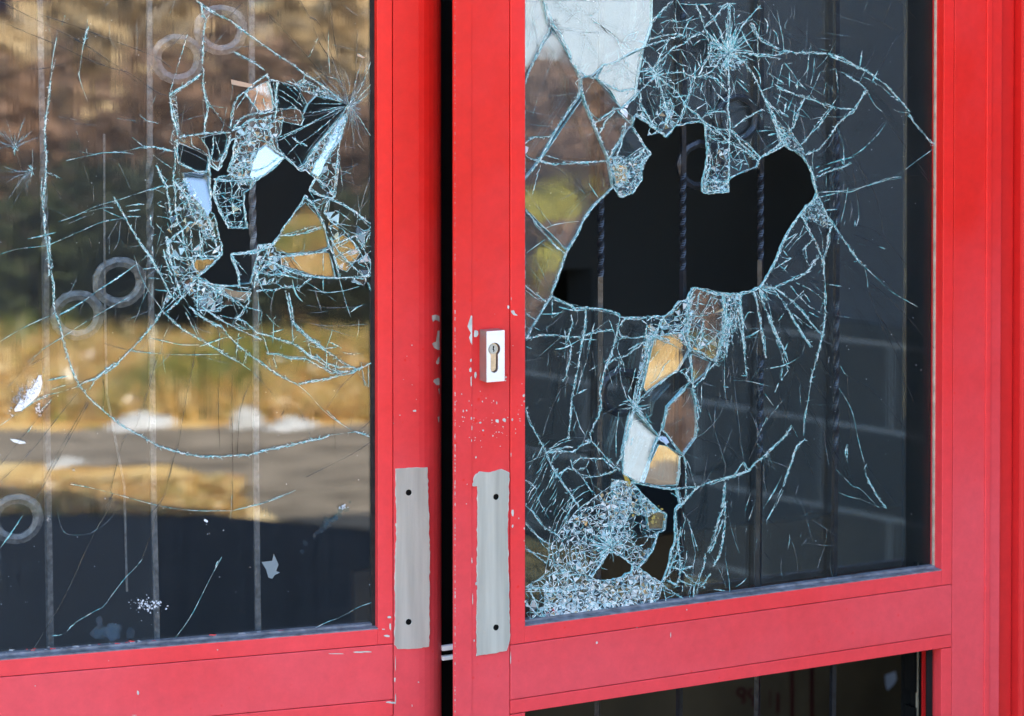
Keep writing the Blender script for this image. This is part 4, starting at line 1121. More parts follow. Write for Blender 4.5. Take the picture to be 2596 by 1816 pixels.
TL = [
(0, 0, 2.294, """
t 330 220 310 320 300 400 295 480
M 295 470 285 540 280 600 270 680 260 750 265 830 268 900 270 990 260 1080 248 1130 250 1200 262 1270 258 1330 270 1400 280 1480 285 1606
m 325 340 300 430 292 470
m 245 1030 240 1100 250 1190
m 262 1000 268 1080 255 1190
t 510 110 495 220 480 290 465 400 460 440 480 510 510 590
M 515 160 500 200 485 260
M 1145 0 1180 30 1260 80 1340 120 1420 180 1500 240 1600 310 1700 370 1770 430
m 1180 30 1250 70 1300 110
M 1170 30 1180 90 1200 110 1185 180 1180 220 1180 300 1180 370
m 1200 110 1220 85
M 1180 400 1180 480 1190 560 1210 620 1200 680 1185 780
m 1195 520 1215 620 1200 700
m 1190 560 1230 620 1290 700
d 1230 640 1330 750
M 985 560 1050 510 1110 470 1170 430
m 1000 560 1080 500 1160 450
M 990 570 995 640 1010 700 1030 760 1030 800
m 1000 600 1020 680 1035 740
m 985 550 1000 500 1090 200
M 1360 300 1400 320 1450 350 1500 380 1540 410
f 1360 320 1500 380
M 1550 430 1570 460
M 1560 430 1500 470 1430 530 1380 570 1360 610 1350 680 1340 750
m 1450 520 1370 640
M 1430 540 1460 590 1500 640 1540 660
M 1590 640 1540 660 1470 660 1400 690 1360 750
m 1590 480 1600 560 1590 640
m 1530 570 1545 630
M 1770 430 1850 480 1920 530 1990 590
m 1770 440 1770 480 1830 500 1900 560 1970 590
m 1660 470 1720 490 1760 530 1830 540 1900 570
m 1700 460 1740 500 1790 510
m 1600 470 1640 480 1700 500 1740 540 1760 590 1800 610
m 1640 480 1700 530 1770 600
M 1610 480 1605 560 1610 640 1600 690
m 1620 520 1700 570 1760 620
m 1610 550 1680 590 1740 640
m 1780 600 1850 605 1990 605
m 1760 660 1850 650 1990 620
m 1500 670 1600 650 1650 640 1700 620 1740 640 1770 690 1750 730 1700 720 1620 700 1560 720
m 1560 720 1640 680 1700 700 1750 700
m 1710 620 1720 680 1740 730
m 1640 640 1640 690
m 1620 820 1720 770 1830 710 1950 640 2010 620
m 1620 800 1740 750 1860 690
m 1650 800 1760 740 1900 670
m 1670 900 1720 850 1780 810 1850 760 1900 720 1980 640
m 1740 990 1790 950 1830 890 1880 800 1930 740 1990 670 2020 620
M 1760 980 1810 900 1860 830 1920 760 1980 700
M 1830 1030 1870 950 1910 890 1960 830 1990 760 2010 690
m 1860 1010 1900 930 1960 850
M 1980 820 1965 900 1955 980 1950 1060 1940 1150
M 1700 800 1740 830 1790 850
m 1600 700 1605 800 1620 880
M 1560 720 1580 800 1600 870 1650 910
m 1540 730 1600 740
M 1350 760 1400 740 1460 700 1520 690 1580 700
m 1370 780 1420 720 1490 680
m 1390 800 1450 750 1540 720
m 1400 770 1440 830 1480 790 1560 780
m 1430 700 1480 790
m 1480 690 1530 780
m 1520 690 1560 770
m 1380 850 1450 800 1560 830
M 1320 1000 1350 940 1380 870 1420 830 1500 820
m 1350 900 1440 880
m 1340 950 1420 960
m 1380 880 1400 960 1370 1000
m 1440 860 1420 960 1440 1030
M 1440 980 1500 990 1560 960 1620 920
m 1470 1040 1530 1030 1620 960
M 1660 910 1700 950 1740 990
M 1560 830 1600 870 1660 910
M 1040 800 1100 790 1180 780 1260 770 1340 770
M 1030 830 1030 900 1040 950 1100 980 1150 1000 1220 1000
m 1110 800 1120 850 1180 880 1250 940
m 1190 790 1190 850
M 1240 790 1240 860 1220 940 1215 1010
M 1340 780 1320 870 1290 930 1270 990 1230 940
m 1250 800 1270 870 1290 930
f 1030 860 1130 900 1220 950
M 1020 850 1020 960 1010 1050 1020 1110 1020 1200 1030 1290 1060 1340
M 910 960 940 1030 965 1080 980 1160 990 1250
m 930 1010 970 1050 950 1090
m 890 900 940 940 1000 980
M 830 855 900 855 950 870 1010 880
t 385 935 500 910 600 890 700 885 830 855
m 640 885 740 890 780 900
t 770 800 830 850
m 500 860 510 905
m 950 1080 900 1100 850 1110
M 950 1090 1010 1080
c 160 1390 260 1370 330 1350
t 0 1480 100 1450 260 1430 320 1410 480 1340 600 1290 720 1270 760 1250
t 340 1290 430 1260 560 1200 700 1160 850 1110 950 1080
t 480 1240 600 1210 660 1210
f 400 1300 520 1250
m 280 1000 360 1040
m 270 1000 300 1020
f 260 1200 330 1230 400 1270
M 660 1150 710 1230 740 1290 780 1360 820 1420 860 1480 910 1560 940 1606
t 600 1220 720 1270 730 1240
c 730 1200 800 1190 840 1190
c 740 1230 820 1220
c 740 1260 820 1260
f 690 1280 620 1400
f 700 1290 690 1400 660 1460
M 1010 1050 1080 1140 1130 1180 1170 1220 1200 1260
m 1020 1060 1090 1130 1140 1190 1180 1230
M 1090 1140 1100 1200 1130 1260 1140 1290
M 1060 1340 1070 1420 1090 1500
M 1060 1340 1110 1290 1140 1300 1170 1260 1220 1240
M 1060 1340 1010 1380 975 1420 970 1470 1000 1490 1060 1500 1120 1500
m 1110 1310 1110 1400 1120 1480
M 1160 1340 1170 1420 1165 1500
m 1180 1300 1180 1490
m 1240 1240 1260 1320 1290 1440 1290 1490
M 1210 1270 1230 1360 1270 1450
M 1250 1060 1240 1100 1270 1200 1300 1270 1330 1330
m 1260 1100 1280 1180
m 1250 1130 1340 1120
m 1260 1160 1330 1150 1420 1170
m 1280 1200 1400 1200
m 1290 1240 1400 1240
m 1310 1290 1420 1290
m 1310 1060 1310 1160 1320 1250 1340 1320
m 1350 1060 1345 1150 1360 1240 1370 1320
m 1390 1060 1390 1150 1400 1240
m 1410 1060 1340 1170
m 1300 1270 1360 1220 1420 1180
M 1240 1040 1330 1050 1440 1050 1480 1060
m 960 1180 1010 1190
m 930 1260 1000 1275
m 900 1100 960 1130
m 970 1480 1000 1560 1030 1606
M 950 1450 960 1500 980 1560 1000 1606
m 1060 1500 1040 1560 1070 1606
M 1120 1490 1200 1490 1280 1490
m 1120 1500 1130 1560 1160 1590 1230 1550 1280 1500
M 1340 1480 1420 1480 1500 1470 1560 1440 1600 1420
M 1350 1490 1380 1570 1400 1606
m 1500 1470 1480 1560 1480 1606
m 1510 1450 1580 1430 1560 1480
M 1800 1100 1860 1130 1920 1150 1940 1160
M 1800 1100 1830 1040
M 1830 1040 1890 1070 1930 1120 1940 1160
M 1920 1160 1990 1190 2060 1230 2120 1280 2170 1310
m 1940 1160 2020 1200 2100 1270 2160 1330
M 1770 1150 1820 1180 1850 1230 1880 1300 1900 1370 1920 1440 1950 1500
m 1790 1180 1840 1210 1870 1270 1890 1340
m 1780 1150 1840 1210 1920 1160
M 1900 1260 1940 1300 2000 1340 2040 1390 2090 1460 2130 1540 2160 1590
M 1890 1240 1920 1150
M 1640 1370 1700 1370 1780 1350 1870 1320
m 1640 1370 1750 1340 1840 1310
M 1560 1500 1640 1490 1740 1480 1860 1470 1930 1440
M 2170 1320 2130 1400 2100 1450
M 1930 1430 2000 1400 2080 1370 2150 1340
m 1950 1420 1990 1350
m 1960 1440 2030 1400
m 1950 1500 2040 1460 2110 1430
M 1940 1480 1960 1560 1980 1606
m 2130 1540 2170 1500
m 1940 1300 2090 1320
m 1590 1520 1640 1560 1700 1606
M 1500 1606 1540 1540 1600 1500
d 1740 0 1800 100 1850 230 1930 370 1980 500 2020 590
d 1800 100 1850 130 1900 250 1960 400 2010 560
d 1920 0 1940 200 1980 400 2030 580
d 1560 80 1700 230 1830 380 1930 480 2000 570
d 2080 170 2070 400 2050 580
f 2000 30 2080 90 2130 60
m 1850 220 1800 330
d 1850 240 1920 340 1940 380
f 1930 260 2060 290 2130 300
m 2080 310 2110 330
m 2170 330 2110 480 2060 590
m 2170 480 2120 530 2060 600
m 2130 560 2060 610
m 2040 620 2100 700 2140 770 2170 810
f 2040 650 2080 760 2120 860
f 2050 640 2110 690 2140 700
d 1990 980 2090 960
m 1970 990 2040 1010
f 1980 1030 2080 950
d 2050 920 2060 1040
d 1970 1040 2120 1090
d 2000 1080 1970 1140
f 2170 1120 2090 1230
d 0 10 100 60 300 160 460 240 600 330 700 400
d 220 80 400 140 640 230 900 330 1000 400
d 20 130 180 200 330 260 520 350 660 400 760 430 900 530 980 560
d 1100 160 980 290
f 640 130 640 220 680 290
d 1230 0 1170 140
f 340 160 310 300
m 380 90 360 150
f 640 0 590 70
f 1020 0 980 100
d 1410 20 1330 100
f 1340 280 1560 260
f 680 690 760 700 870 710
d 700 400 800 480
m 810 670 850 700 920 720
f 430 720 560 730
f 340 680 520 710
f 440 740 480 900
f 690 950 760 1100
"""),
(0, 600, 2.294, """
M 285 0 290 90 300 200 310 300 310 400 325 450 345 510 370 600 390 690 420 780 450 840 475 880 510 930 560 980 620 1030 700 1090 780 1140 850 1180 910 1215 990 1240 1080 1265 1160 1275 1270 1280 1380 1275 1450 1270 1560 1240 1680 1215 1780 1190 1880 1170
m 905 1210 990 1245 1100 1270 1190 1285 1280 1275
M 1880 1170 1920 1155
t 1920 1155 2000 1145 2070 1135
M 2070 1135 2110 1150 2150 1165
t 1730 860 1800 920 1870 1000 1940 1060 2000 1100 2070 1135
m 1900 1010 1950 1060 1990 1090
M 940 430 900 500 850 560 790 630 740 680 680 740 620 790 570 820
M 660 740 600 790 550 830 490 850 460 870
m 690 740 640 780 600 790
m 550 840 520 890
t 460 870 400 890 330 910 250 930 180 970 100 1030 0 1100
m 280 930 200 960 120 1020
c 270 840 400 810
t 300 890 430 850
M 790 0 830 60 870 110 900 170 940 230 970 300 1000 350
t 780 110 820 230 860 310 910 380 950 440
M 950 440 1000 490 1060 540 1130 580 1200 620 1270 660 1330 700 1390 730
t 1390 730 1460 780
f 1460 780 1540 860 1620 960
M 970 440 1040 380 1130 260 1150 240
m 940 440 1000 380 1080 310 1150 260
M 1100 410 1160 460 1240 510 1280 520
M 1120 350 1200 430 1280 480 1350 520 1430 560 1520 600
M 1130 440 1220 490 1290 530
M 1280 510 1330 580 1390 640 1450 690 1520 740 1600 790 1660 830 1730 860
M 1370 470 1430 500 1500 560 1580 580 1650 610 1730 640 1800 690 1860 710
M 1150 260 1150 430 1230 430 1310 410
M 1150 250 1220 290 1290 330 1380 380 1440 430
m 1260 300 1350 360 1400 420
m 1150 430 1180 330 1230 290
m 1160 420 1260 340
m 1230 430 1260 350 1240 290
m 1190 430 1300 380
M 1440 330 1450 380 1400 450 1370 480
m 1300 340 1420 370
m 1280 460 1370 480
M 1550 680 1620 690 1700 710 1780 710 1870 760 1930 790 1990 795
t 1590 680 1700 700 1780 700
M 1740 640 1790 690 1860 730 1940 780 2000 790 2060 780 2110 760
M 1840 690 1900 740 1960 760 2040 760
M 1660 310 1680 400 1690 470 1700 500
M 1680 330 1700 430 1710 500
M 1700 490 1750 550 1800 600 1860 640 1920 680 1960 710 2020 750 2070 770
M 1720 510 1780 570 1850 620 1900 660
M 1740 860 1820 840 1900 830 1980 810 2050 790 2110 760 2170 730
m 1830 845 1930 820 2000 790
m 2080 790 2120 840 2140 870
m 1500 530 1540 600 1560 680
m 1640 630 1610 690
m 1780 560 1800 650 1810 700
m 1900 670 1900 760
m 1960 720 1950 780
c 2040 470 2010 380 1980 270 1960 200
c 2040 440 2080 410 2130 390
c 1880 220 1880 340
c 1700 250 1720 330 1760 380
m 1720 300 1780 350
c 1600 210 1680 230 1760 250
c 1500 230 1530 310 1590 370
M 1490 320 1600 310 1680 290 1740 300 1810 240
M 1640 190 1760 220 1850 240 1960 240 2060 240 2160 225
M 2070 0 2110 60 2150 140 2165 200
M 1920 0 1960 70 2000 120 2060 180 2120 240 2165 320
m 2000 120 2100 90
m 2010 180 2090 130
m 1900 20 1950 110 1980 240
M 1620 20 1560 60 1500 80 1350 105
M 1350 110 1370 180 1390 240 1395 290
m 1360 130 1440 220
M 1560 70 1520 160 1490 230 1480 300
m 1600 60 1700 120 1760 200
m 1500 200 1570 230 1620 210 1560 140
m 1520 260 1600 270 1650 300
M 1560 130 1620 170 1680 200 1760 230 1840 240
m 1760 80 1640 180
m 1880 80 1880 200
t 1790 310 1900 325 2000 315 2090 290
f 1780 400 1900 415 2060 410
f 1750 490 1900 520 2140 510
M 1180 250 1240 280 1300 285 1380 290 1460 310
M 970 0 980 60 990 130 1010 200 1030 270 1050 330
m 990 20 1010 100 1020 180 1080 260
m 1000 120 1080 140 1180 100
m 1080 0 1100 100 1130 200
m 970 90 1060 150 1130 180
M 1120 80 1180 130 1240 130 1290 100
m 1000 140 1090 60
m 960 190 1080 210
m 1160 200 1100 210 1050 170
m 1010 220 1120 230
c 860 240 960 250
c 900 310 1000 320
c 830 190 1000 170
t 0 610 120 540 200 500 290 460
c 350 450 480 380 560 320 700 230 860 110
c 340 460 440 410
t 430 540 560 460 700 380 760 350
t 240 660 340 600 420 550
f 160 730 250 660
f 40 880 140 780 240 660
t 870 590 960 610 1060 630 1180 630
t 750 665 900 680 1060 688 1280 685
f 1040 460 980 560 930 680 900 770
d 1150 430 1140 600 1120 760 1080 960 1040 1200
d 1270 510 1280 700 1270 1000 1280 1240
m 1280 560 1270 640
m 1390 560 1380 640 1370 720
d 1350 780 1350 1100 1355 1400
d 1470 820 1400 1000 1380 1270
m 1430 660 1430 740
m 1410 750 1440 680
d 910 700 860 900 790 1110
d 510 950 440 1080 340 1250 240 1450
d 460 900 330 1060 180 1250 0 1430
d 300 960 160 1130 0 1330
m 190 1100 160 1140
d 520 960 400 1180 210 1530
m 300 950 240 1010
d 600 830 610 920 600 980
d 1900 1000 1980 880 2070 790
d 2090 1130 2160 1070
d 1780 1400 1900 1340 2040 1270 2165 1190
t 410 1440 520 1460 640 1490 750 1520 880 1555 1000 1580 1150 1595 1350 1595
t 1350 1595 1500 1560 1620 1520 1720 1475
t 1370 1590 1530 1545 1700 1485
d 640 1490 720 1180 780 1150
d 660 1490 600 1606
d 880 1606 960 1500 1010 1300 1040 1200
d 1350 1400 1355 1606
m 1590 700 1610 770
d 1740 720 1720 800
m 1700 440 1700 560 1710 620
c 1370 600 1430 580
c 1160 640 1330 580
m 1080 440 1150 580
f 1540 700 1600 780 1720 860
f 1300 570 1290 680
"""),
(0, 1116, 2.294, """
d 660 310 620 420 560 520 500 640 430 800 350 960 260 1110 180 1240
d 1010 100 960 300 910 430 860 600 830 680
t 830 690 780 750 730 800 660 890 600 970 560 990 440 1060
m 440 1060 390 1110
c 300 1140 370 1130
t 1290 680 1230 790 1180 890 1130 990 1080 1070 1020 1150
c 1270 700 1250 740
t 1820 1100 1900 1060 1980 1030 2080 975 2160 945
c 130 440 80 520 30 590 0 630
f 0 640 0 800
f 330 380 350 490 400 550 530 545
f 530 540 620 480 700 380
f 1340 480 1350 300
"""),
]
STARS = [  # px, py, n, rmin, rmax, angle range (deg), weight
 ('L', 885, 265, 50, 25, 140, 190, 340, 'f'), ('L', 885, 266, 24, 12, 50, -50, 60, 'f'), ('L', 885, 266, 20, 5, 20, 0, 360, 'm'), ('L', 886, 262, 30, 30, 110, 60, 110, 'f'), ('L', 884, 268, 16, 40, 170, 120, 176, 'f'),
 ('L', 38, 373, 30, 12, 85, 170, 360, 'f'), ('L', 38, 373, 16, 5, 14, 0, 360, 'm'), ('L', 38, 375, 8, 10, 22, 20, 120, 'm'),
 ('L', 82, 435, 18, 30, 110, 100, 200, 'f'), ('L', 82, 433, 14, 5, 22, 0, 360, 'm'),
 ('R', 1667, 188, 40, 10, 55, 0, 360, 'm'), ('R', 1848, 132, 64, 12, 75, 0, 360, 'm'), ('R', 1848, 134, 34, 30, 95, 200, 340, 'c'), ('R', 1548, 1388, 70, 20, 95, 120, 330, 'm'), ('R', 1548, 1388, 34, 8, 40, -70, 190, 'm'),
 ('R', 1848, 8, 24, 6, 30, 0, 180, 'm'), ('R', 1608, 1032, 34, 8, 45, 0, 360, 'm'), ('R', 1925, 730, 26, 15, 60, 0, 90, 'm'), ('R', 1440, 1455, 30, 10, 60, 0, 360, 'm'),
]
# crazed zones: side, outline, cell size (px), share of edges kept, share of mirror crumbs, brightness
ZONES = [
 ('R', [(1565,100),(1700,50),(1830,110),(1830,300),(1700,300),(1620,250)], 25, .42, 0, 1),
 ('R', [(1860,20),(2000,100),(2160,200),(2060,330),(1960,300),(1870,200)], 42, .16, 0, 1),
 ('R', [(1790,320),(1925,400),(1850,450),(1850,330)], 26, .4, 0, 1),
 ('R', [(1950,700),(2060,540),(2085,600),(2090,760),(2060,850),(1960,740)], 36, .25, 0, 1),
 ('R', [(1400,760),(1570,800),(1540,960),(1400,900)], 45, .2, 0, 1),
 ('R', [(1700,1250),(1740,1240),(1730,1500),(1690,1530),(1680,1480),(1712,1380)], 26, .35, 0, 1),
 ('L', [(420,740),(560,760),(700,800),(900,900),(700,860),(480,790)], 34, .3, 0, 1),
 ('L', [(380,520),(440,500),(430,640),(440,720),(390,700)], 24, .3, 0, 1),
 ('R', [(1570,1215),(1530,1245),(1495,1270),(1462,1295),(1434,1325),(1412,1355),(1398,1385),(1388,1420),(1382,1455),(1360,1475),(1335,1486),(1333,1500),(1420,1500),(1500,1490),(1513,1472),(1500,1464),(1513,1446),(1532,1418),(1544,1400),(1559,1400),(1584,1418),(1600,1430),(1620,1440),(1638,1418),(1640,1400),(1600,1370),(1590,1300),(1600,1250),(1590,1225)], 11, .72, .16, 1.1),
 ('R', [(1590,1290),(1622,1278),(1650,1345),(1669,1352),(1666,1363),(1654,1400),(1638,1418),(1620,1440),(1584,1418),(1559,1400),(1580,1360)], 15, .6, .06, 1),
 ('R', [(1550,1215),(1600,1222),(1629,1254),(1675,1296),(1640,1310),(1600,1300),(1570,1340),(1540,1330),(1550,1270)], 9, .8, .45, 1),
 ('R', [(1380,1492),(1480,1480),(1513,1472),(1544,1472),(1580,1464),(1602,1452),(1604,1434),(1620,1440),(1645,1458),(1675,1476),(1680,1480),(1672,1516),(1640,1545),(1605,1552),(1500,1568),(1400,1575),(1380,1550)], 9, .80, .42, 1.3),
 ('R', [(1333,1488),(1380,1480),(1400,1520),(1395,1575),(1333,1588)], 15, .5, .15, 1),
 ('R', [(1545,400),(1565,395),(1600,398),(1634,372),(1651,390),(1635,412),(1625,458),(1602,491),(1581,499),(1571,499),(1556,476),(1550,440)], 8, .75, .35, 1),
 ('R', [(1789,330),(1850,330),(1849,453),(1843,465),(1849,487),(1782,490),(1791,427),(1795,381)], 11, .45, .15, 1),
 ('R', [(1784,455),(1849,455),(1849,487),(1784,490)], 6, .7, .3, 1),
 ('R', [(2046,520),(2067,500),(2072,489),(2095,540),(2112,575),(2090,580),(2070,565),(2040,560),(2030,548)], 6, .85, .3, 1),
 ('R', [(1800,742),(1878,746),(1878,790),(1860,850),(1840,900),(1822,930),(1812,915),(1836,825),(1836,753)], 8, .7, .25, 1),
 ('R', [(1965,300),(1985,320),(2010,340),(2036,395),(2018,384),(1990,370),(1957,387),(1975,360)], 7, .8, .2, 1),
 ('R', [(1640,345),(1670,270),(1700,250),(1720,300),(1700,335),(1687,348),(1675,337)], 11, .6, .2, 1),
 ('R', [(1610,295),(1620,262),(1648,300),(1672,336)], 8, .6, .2, 1),
 ('R', [(1640,800),(1700,800),(1750,745),(1760,800),(1742,842),(1748,888),(1790,910),(1700,850),(1660,855),(1640,900)], 13, .65, .25, 1),
 ('R', [(1745,745),(1836,755),(1836,825),(1815,905),(1752,890),(1742,842)], 17, .6, .05, 1),
 ('R', [(1635,850),(1650,850),(1625,990),(1612,1035),(1600,1030),(1615,960)], 8, .7, .4, 1),
 ('R', [(1800,90),(1850,130),(1890,140),(1900,160),(1860,180),(1830,180),(1800,165)], 8, .6, .2, 1),
 ('R', [(1395,45),(1412,48),(1430,85),(1428,95),(1410,85),(1392,95),(1388,75)], 5, .8, .1, .25),
 ('L', [(600,330),(690,290),(720,300),(700,350),(705,372),(680,362),(655,380),(640,420),(625,470),(576,435),(592,396),(592,375)], 12, .6, .3, 1),
 ('L', [(620,395),(650,385),(640,420),(634,446),(662,450),(640,470),(600,470),(580,440)], 8, .7, .35, 1),
 ('L', [(545,462),(640,455),(634,480),(618,490),(625,577),(582,577),(554,527),(541,492)], 17, .6, .05, 1),
 ('L', [(425,545),(480,500),(510,530),(545,545),(562,640),(520,690),(500,705),(480,730),(440,690),(420,640)], 17, .45, .12, 1),
 ('L', [(445,455),(475,450),(530,550),(550,610),(520,600),(480,540),(455,500)], 9, .6, .35, 1),
 ('L', [(480,690),(502,704),(540,722),(570,728),(560,760),(480,750),(430,760),(410,785),(425,740)], 10, .65, .3, 1),
 ('L', [(500,712),(537,723),(575,740),(590,775),(560,790),(502,788)], 22, .5, .5, .55),
 ('L', [(430,240),(447,245),(455,330),(470,350),(470,362),(445,372),(430,360),(440,330)], 7, .6, .3, .8),
 ('L', [(655,620),(691,618),(715,650),(740,680),(700,720),(640,725),(636,700),(650,660)], 11, .6, .25, 1),
 ('L', [(770,200),(800,215),(870,250),(860,258),(790,240),(745,215)], 8, .6, .3, .8),
 ('L', [(788,438),(757,428),(778,413),(797,378),(822,352),(846,318),(870,292),(868,340),(840,360),(812,410),(797,445)], 8, .7, .35, 1),
 ('L', [(820,400),(850,370),(862,400),(850,500),(835,505),(820,480),(800,455)], 13, .5, .15, .9),
 ('L', [(840,500),(950,570),(955,640),(920,730),(860,700),(845,600),(820,540)], 24, .4, .1, 1),
]
# ---------------------------------------------------------------- glass panes, shards, cracks
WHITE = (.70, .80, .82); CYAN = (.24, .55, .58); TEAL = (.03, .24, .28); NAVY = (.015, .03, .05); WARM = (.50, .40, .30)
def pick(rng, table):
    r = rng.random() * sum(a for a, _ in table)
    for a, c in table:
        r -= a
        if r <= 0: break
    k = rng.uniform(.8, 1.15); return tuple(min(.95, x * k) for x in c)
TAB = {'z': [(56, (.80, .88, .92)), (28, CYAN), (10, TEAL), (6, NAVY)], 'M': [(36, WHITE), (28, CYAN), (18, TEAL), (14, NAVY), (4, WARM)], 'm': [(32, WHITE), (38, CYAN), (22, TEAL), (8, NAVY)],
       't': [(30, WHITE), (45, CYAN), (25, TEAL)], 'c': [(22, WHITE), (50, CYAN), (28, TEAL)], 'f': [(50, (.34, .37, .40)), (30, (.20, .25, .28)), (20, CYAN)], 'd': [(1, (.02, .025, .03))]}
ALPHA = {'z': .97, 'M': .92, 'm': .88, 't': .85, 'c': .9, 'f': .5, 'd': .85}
class Pane:
    """collects everything that lies in one glass pane"""
    def __init__(s, P, seed): s.P = P; s.mb = MB(); s.rng = random.Random(seed); s.avoid = []
    def pt(s, x, y, off): return s.P.hit(x, y, GO + off)
    def ribbon(s, pts, kind, w, jit=.8, step=6, taper=False, lift=.0012):
        rng = s.rng; P = []
        for (x0, y0), (x1, y1) in zip(pts, pts[1:]):
            L = math.hypot(x1 - x0, y1 - y0)
            if L < .01: continue
            n = max(1, int(L / step)); nx, ny = (y1 - y0) / L, -(x1 - x0) / L
            for k in range(n):
                t = k / n; j = rng.uniform(-jit, jit) if (k or not P) else 0
                P.append((x0 + (x1 - x0) * t + nx * j, y0 + (y1 - y0) * t + ny * j))
        P.append(pts[-1]); n = len(P); ph = rng.random() * 9; fr1 = rng.uniform(.03, .09) * step; fr2 = fr1 * 2.7
        if n < 2: return
        prev = None
        for i in range(n):
            a = P[max(0, i - 1)]; b = P[min(n - 1, i + 1)]; L = math.hypot(b[0] - a[0], b[1] - a[1]) or 1
            nx, ny = (b[1] - a[1]) / L, -(b[0] - a[0]) / L
            gm = .70 + .42 * math.sin(ph + i * fr1) + .22 * math.sin(ph * 2 + i * fr2)
            ww = w * rng.uniform(.5, 1.3) * .5 * (.55 + .6 * gm)
            if taper: ww *= .15 + 1.1 * max(0, math.sin(math.pi * i / (n - 1))) ** .8
            elif i in (0, n - 1): ww *= .5
            o = lift + rng.uniform(-.0002, .0002); h = o + ww * rng.uniform(.1, .5) * .00044
            c = rng.uniform(-.3, .3) * ww
            x, y = P[i]
            cur = (s.pt(x - nx * ww, y - ny * ww, o), s.pt(x + nx * c, y + ny * c, h), s.pt(x + nx * ww, y + ny * ww, o))
            if prev:
                for q in (0, 1):
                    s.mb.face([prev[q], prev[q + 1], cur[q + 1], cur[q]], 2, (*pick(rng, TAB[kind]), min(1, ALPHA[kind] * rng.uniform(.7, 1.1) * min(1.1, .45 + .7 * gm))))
            prev = cur
    def sliver(s, x, y, ang, L, w, kind):
        dx, dy = math.cos(ang), math.sin(ang); b = s.rng.uniform(-.15, .15) * L
        if any(inside((x + dx * L * t, y + dy * L * t), h) for h in s.avoid for t in (0, .5, 1)): return
        s.ribbon([(x, y), (x + dx * L * .5 - dy * b, y + dy * L * .5 + dx * b), (x + dx * L, y + dy * L)], kind, w, .2, max(2.5, L / 4), True)
    def crack(s, kind, pts):
        rng = s.rng
        if kind == 'M':
            s.ribbon(pts, 'M', 2.4, 1.2, 5); s.ribbon([(x + rng.uniform(-2, 2), y + rng.uniform(-2, 2)) for x, y in pts], 'M', 1.7, 1.8, 4.5)
            s.ribbon([(x + rng.uniform(-3.4, 3.4), y + rng.uniform(-3.4, 3.4)) for x, y in pts], 'c', 1.4, 1.6, 6)
            s.splinters(pts, 6, 3, 12, 1.0)
        elif kind == 'm': s.ribbon(pts, 'm', 1.5, .8, 5); s.splinters(pts, 18, 2, 8, .9)
        elif kind == 't': s.ribbon(s.smooth(pts), 't', 1.4, .25, 7)
        elif kind == 'f': s.ribbon(s.smooth(pts), 'f', 1.15, .2, 9)
        elif kind == 'd': s.ribbon(s.smooth(pts), 'd', 1.35, .2, 9)
        elif kind == 'c': s.ribbon(s.smooth(pts), 'c', 2.4, .25, 5, True)
    def hairs(s, x0, y0, x1, y1, n, kinds='fffd', avoid=()):
        rng = s.rng
        for _ in range(n):
            x, y = rng.uniform(x0, x1), rng.uniform(y0, y1); a = rng.choice((math.radians(rng.gauss(92, 10)), rng.uniform(0, 6.28))); L = rng.uniform(20, 120)
            if any(inside((x, y), h) for h in avoid): continue
            p = [(x, y)]
            for k in range(4):
                a += rng.gauss(0, .12); p.append((p[-1][0] + math.cos(a) * L / 4, p[-1][1] + math.sin(a) * L / 4))
            if any(inside(q, h) for q in p for h in avoid): continue
            s.ribbon(p, rng.choice(kinds), rng.uniform(.7, 1.3), .2, 8, True)
    def smooth(s, pts):
        if len(pts) < 3: return pts
        out = [pts[0]]
        for i in range(len(pts) - 1):
            p0 = pts[max(0, i - 1)]; p1 = pts[i]; p2 = pts[i + 1]; p3 = pts[min(len(pts) - 1, i + 2)]
            for k in range(1, 5):
                t = k / 4; out.append(tuple(.5 * (2 * p1[a] + (p2[a] - p0[a]) * t + (2 * p0[a] - 5 * p1[a] + 4 * p2[a] - p3[a]) * t * t + (3 * p1[a] - p0[a] - 3 * p2[a] + p3[a]) * t ** 3) for a in (0, 1)))
        return out
    def splinters(s, pts, every, l0, l1, w):
        rng = s.rng
        for (x0, y0), (x1, y1) in zip(pts, pts[1:]):
            L = math.hypot(x1 - x0, y1 - y0); a = math.atan2(y1 - y0, x1 - x0); n = L / every
            n = int(n) + (rng.random() < n % 1)
            for _ in range(n):
                t = rng.random(); s.sliver(x0 + (x1 - x0) * t, y0 + (y1 - y0) * t, a + rng.choice((0, math.pi)) + rng.choice((-1, 1)) * rng.uniform(.15, 1.1), rng.uniform(l0, l1), w * rng.uniform(.6, 1.4), rng.choice('mmct'))
    def star(s, x, y, n, r0, r1, a0, a1, kind):
        rng = s.rng
        for _ in range(n):
            a = math.radians(rng.uniform(a0, a1)); r = r0 + (r1 - r0) * rng.random() ** 1.4; st = rng.uniform(0, .25) * r
            dx, dy = math.cos(a), math.sin(a); b = rng.gauss(0, .04) * r
            p = [(x + dx * st, y + dy * st), (x + dx * (st + r) / 2 - dy * b, y + dy * (st + r) / 2 + dx * b), (x + dx * r, y + dy * r)]
            s.ribbon(p, kind, {'m': 1.7, 'f': 1.3, 'c': 1.9}[kind] * rng.uniform(.6, 1.3), .3, 6, True)
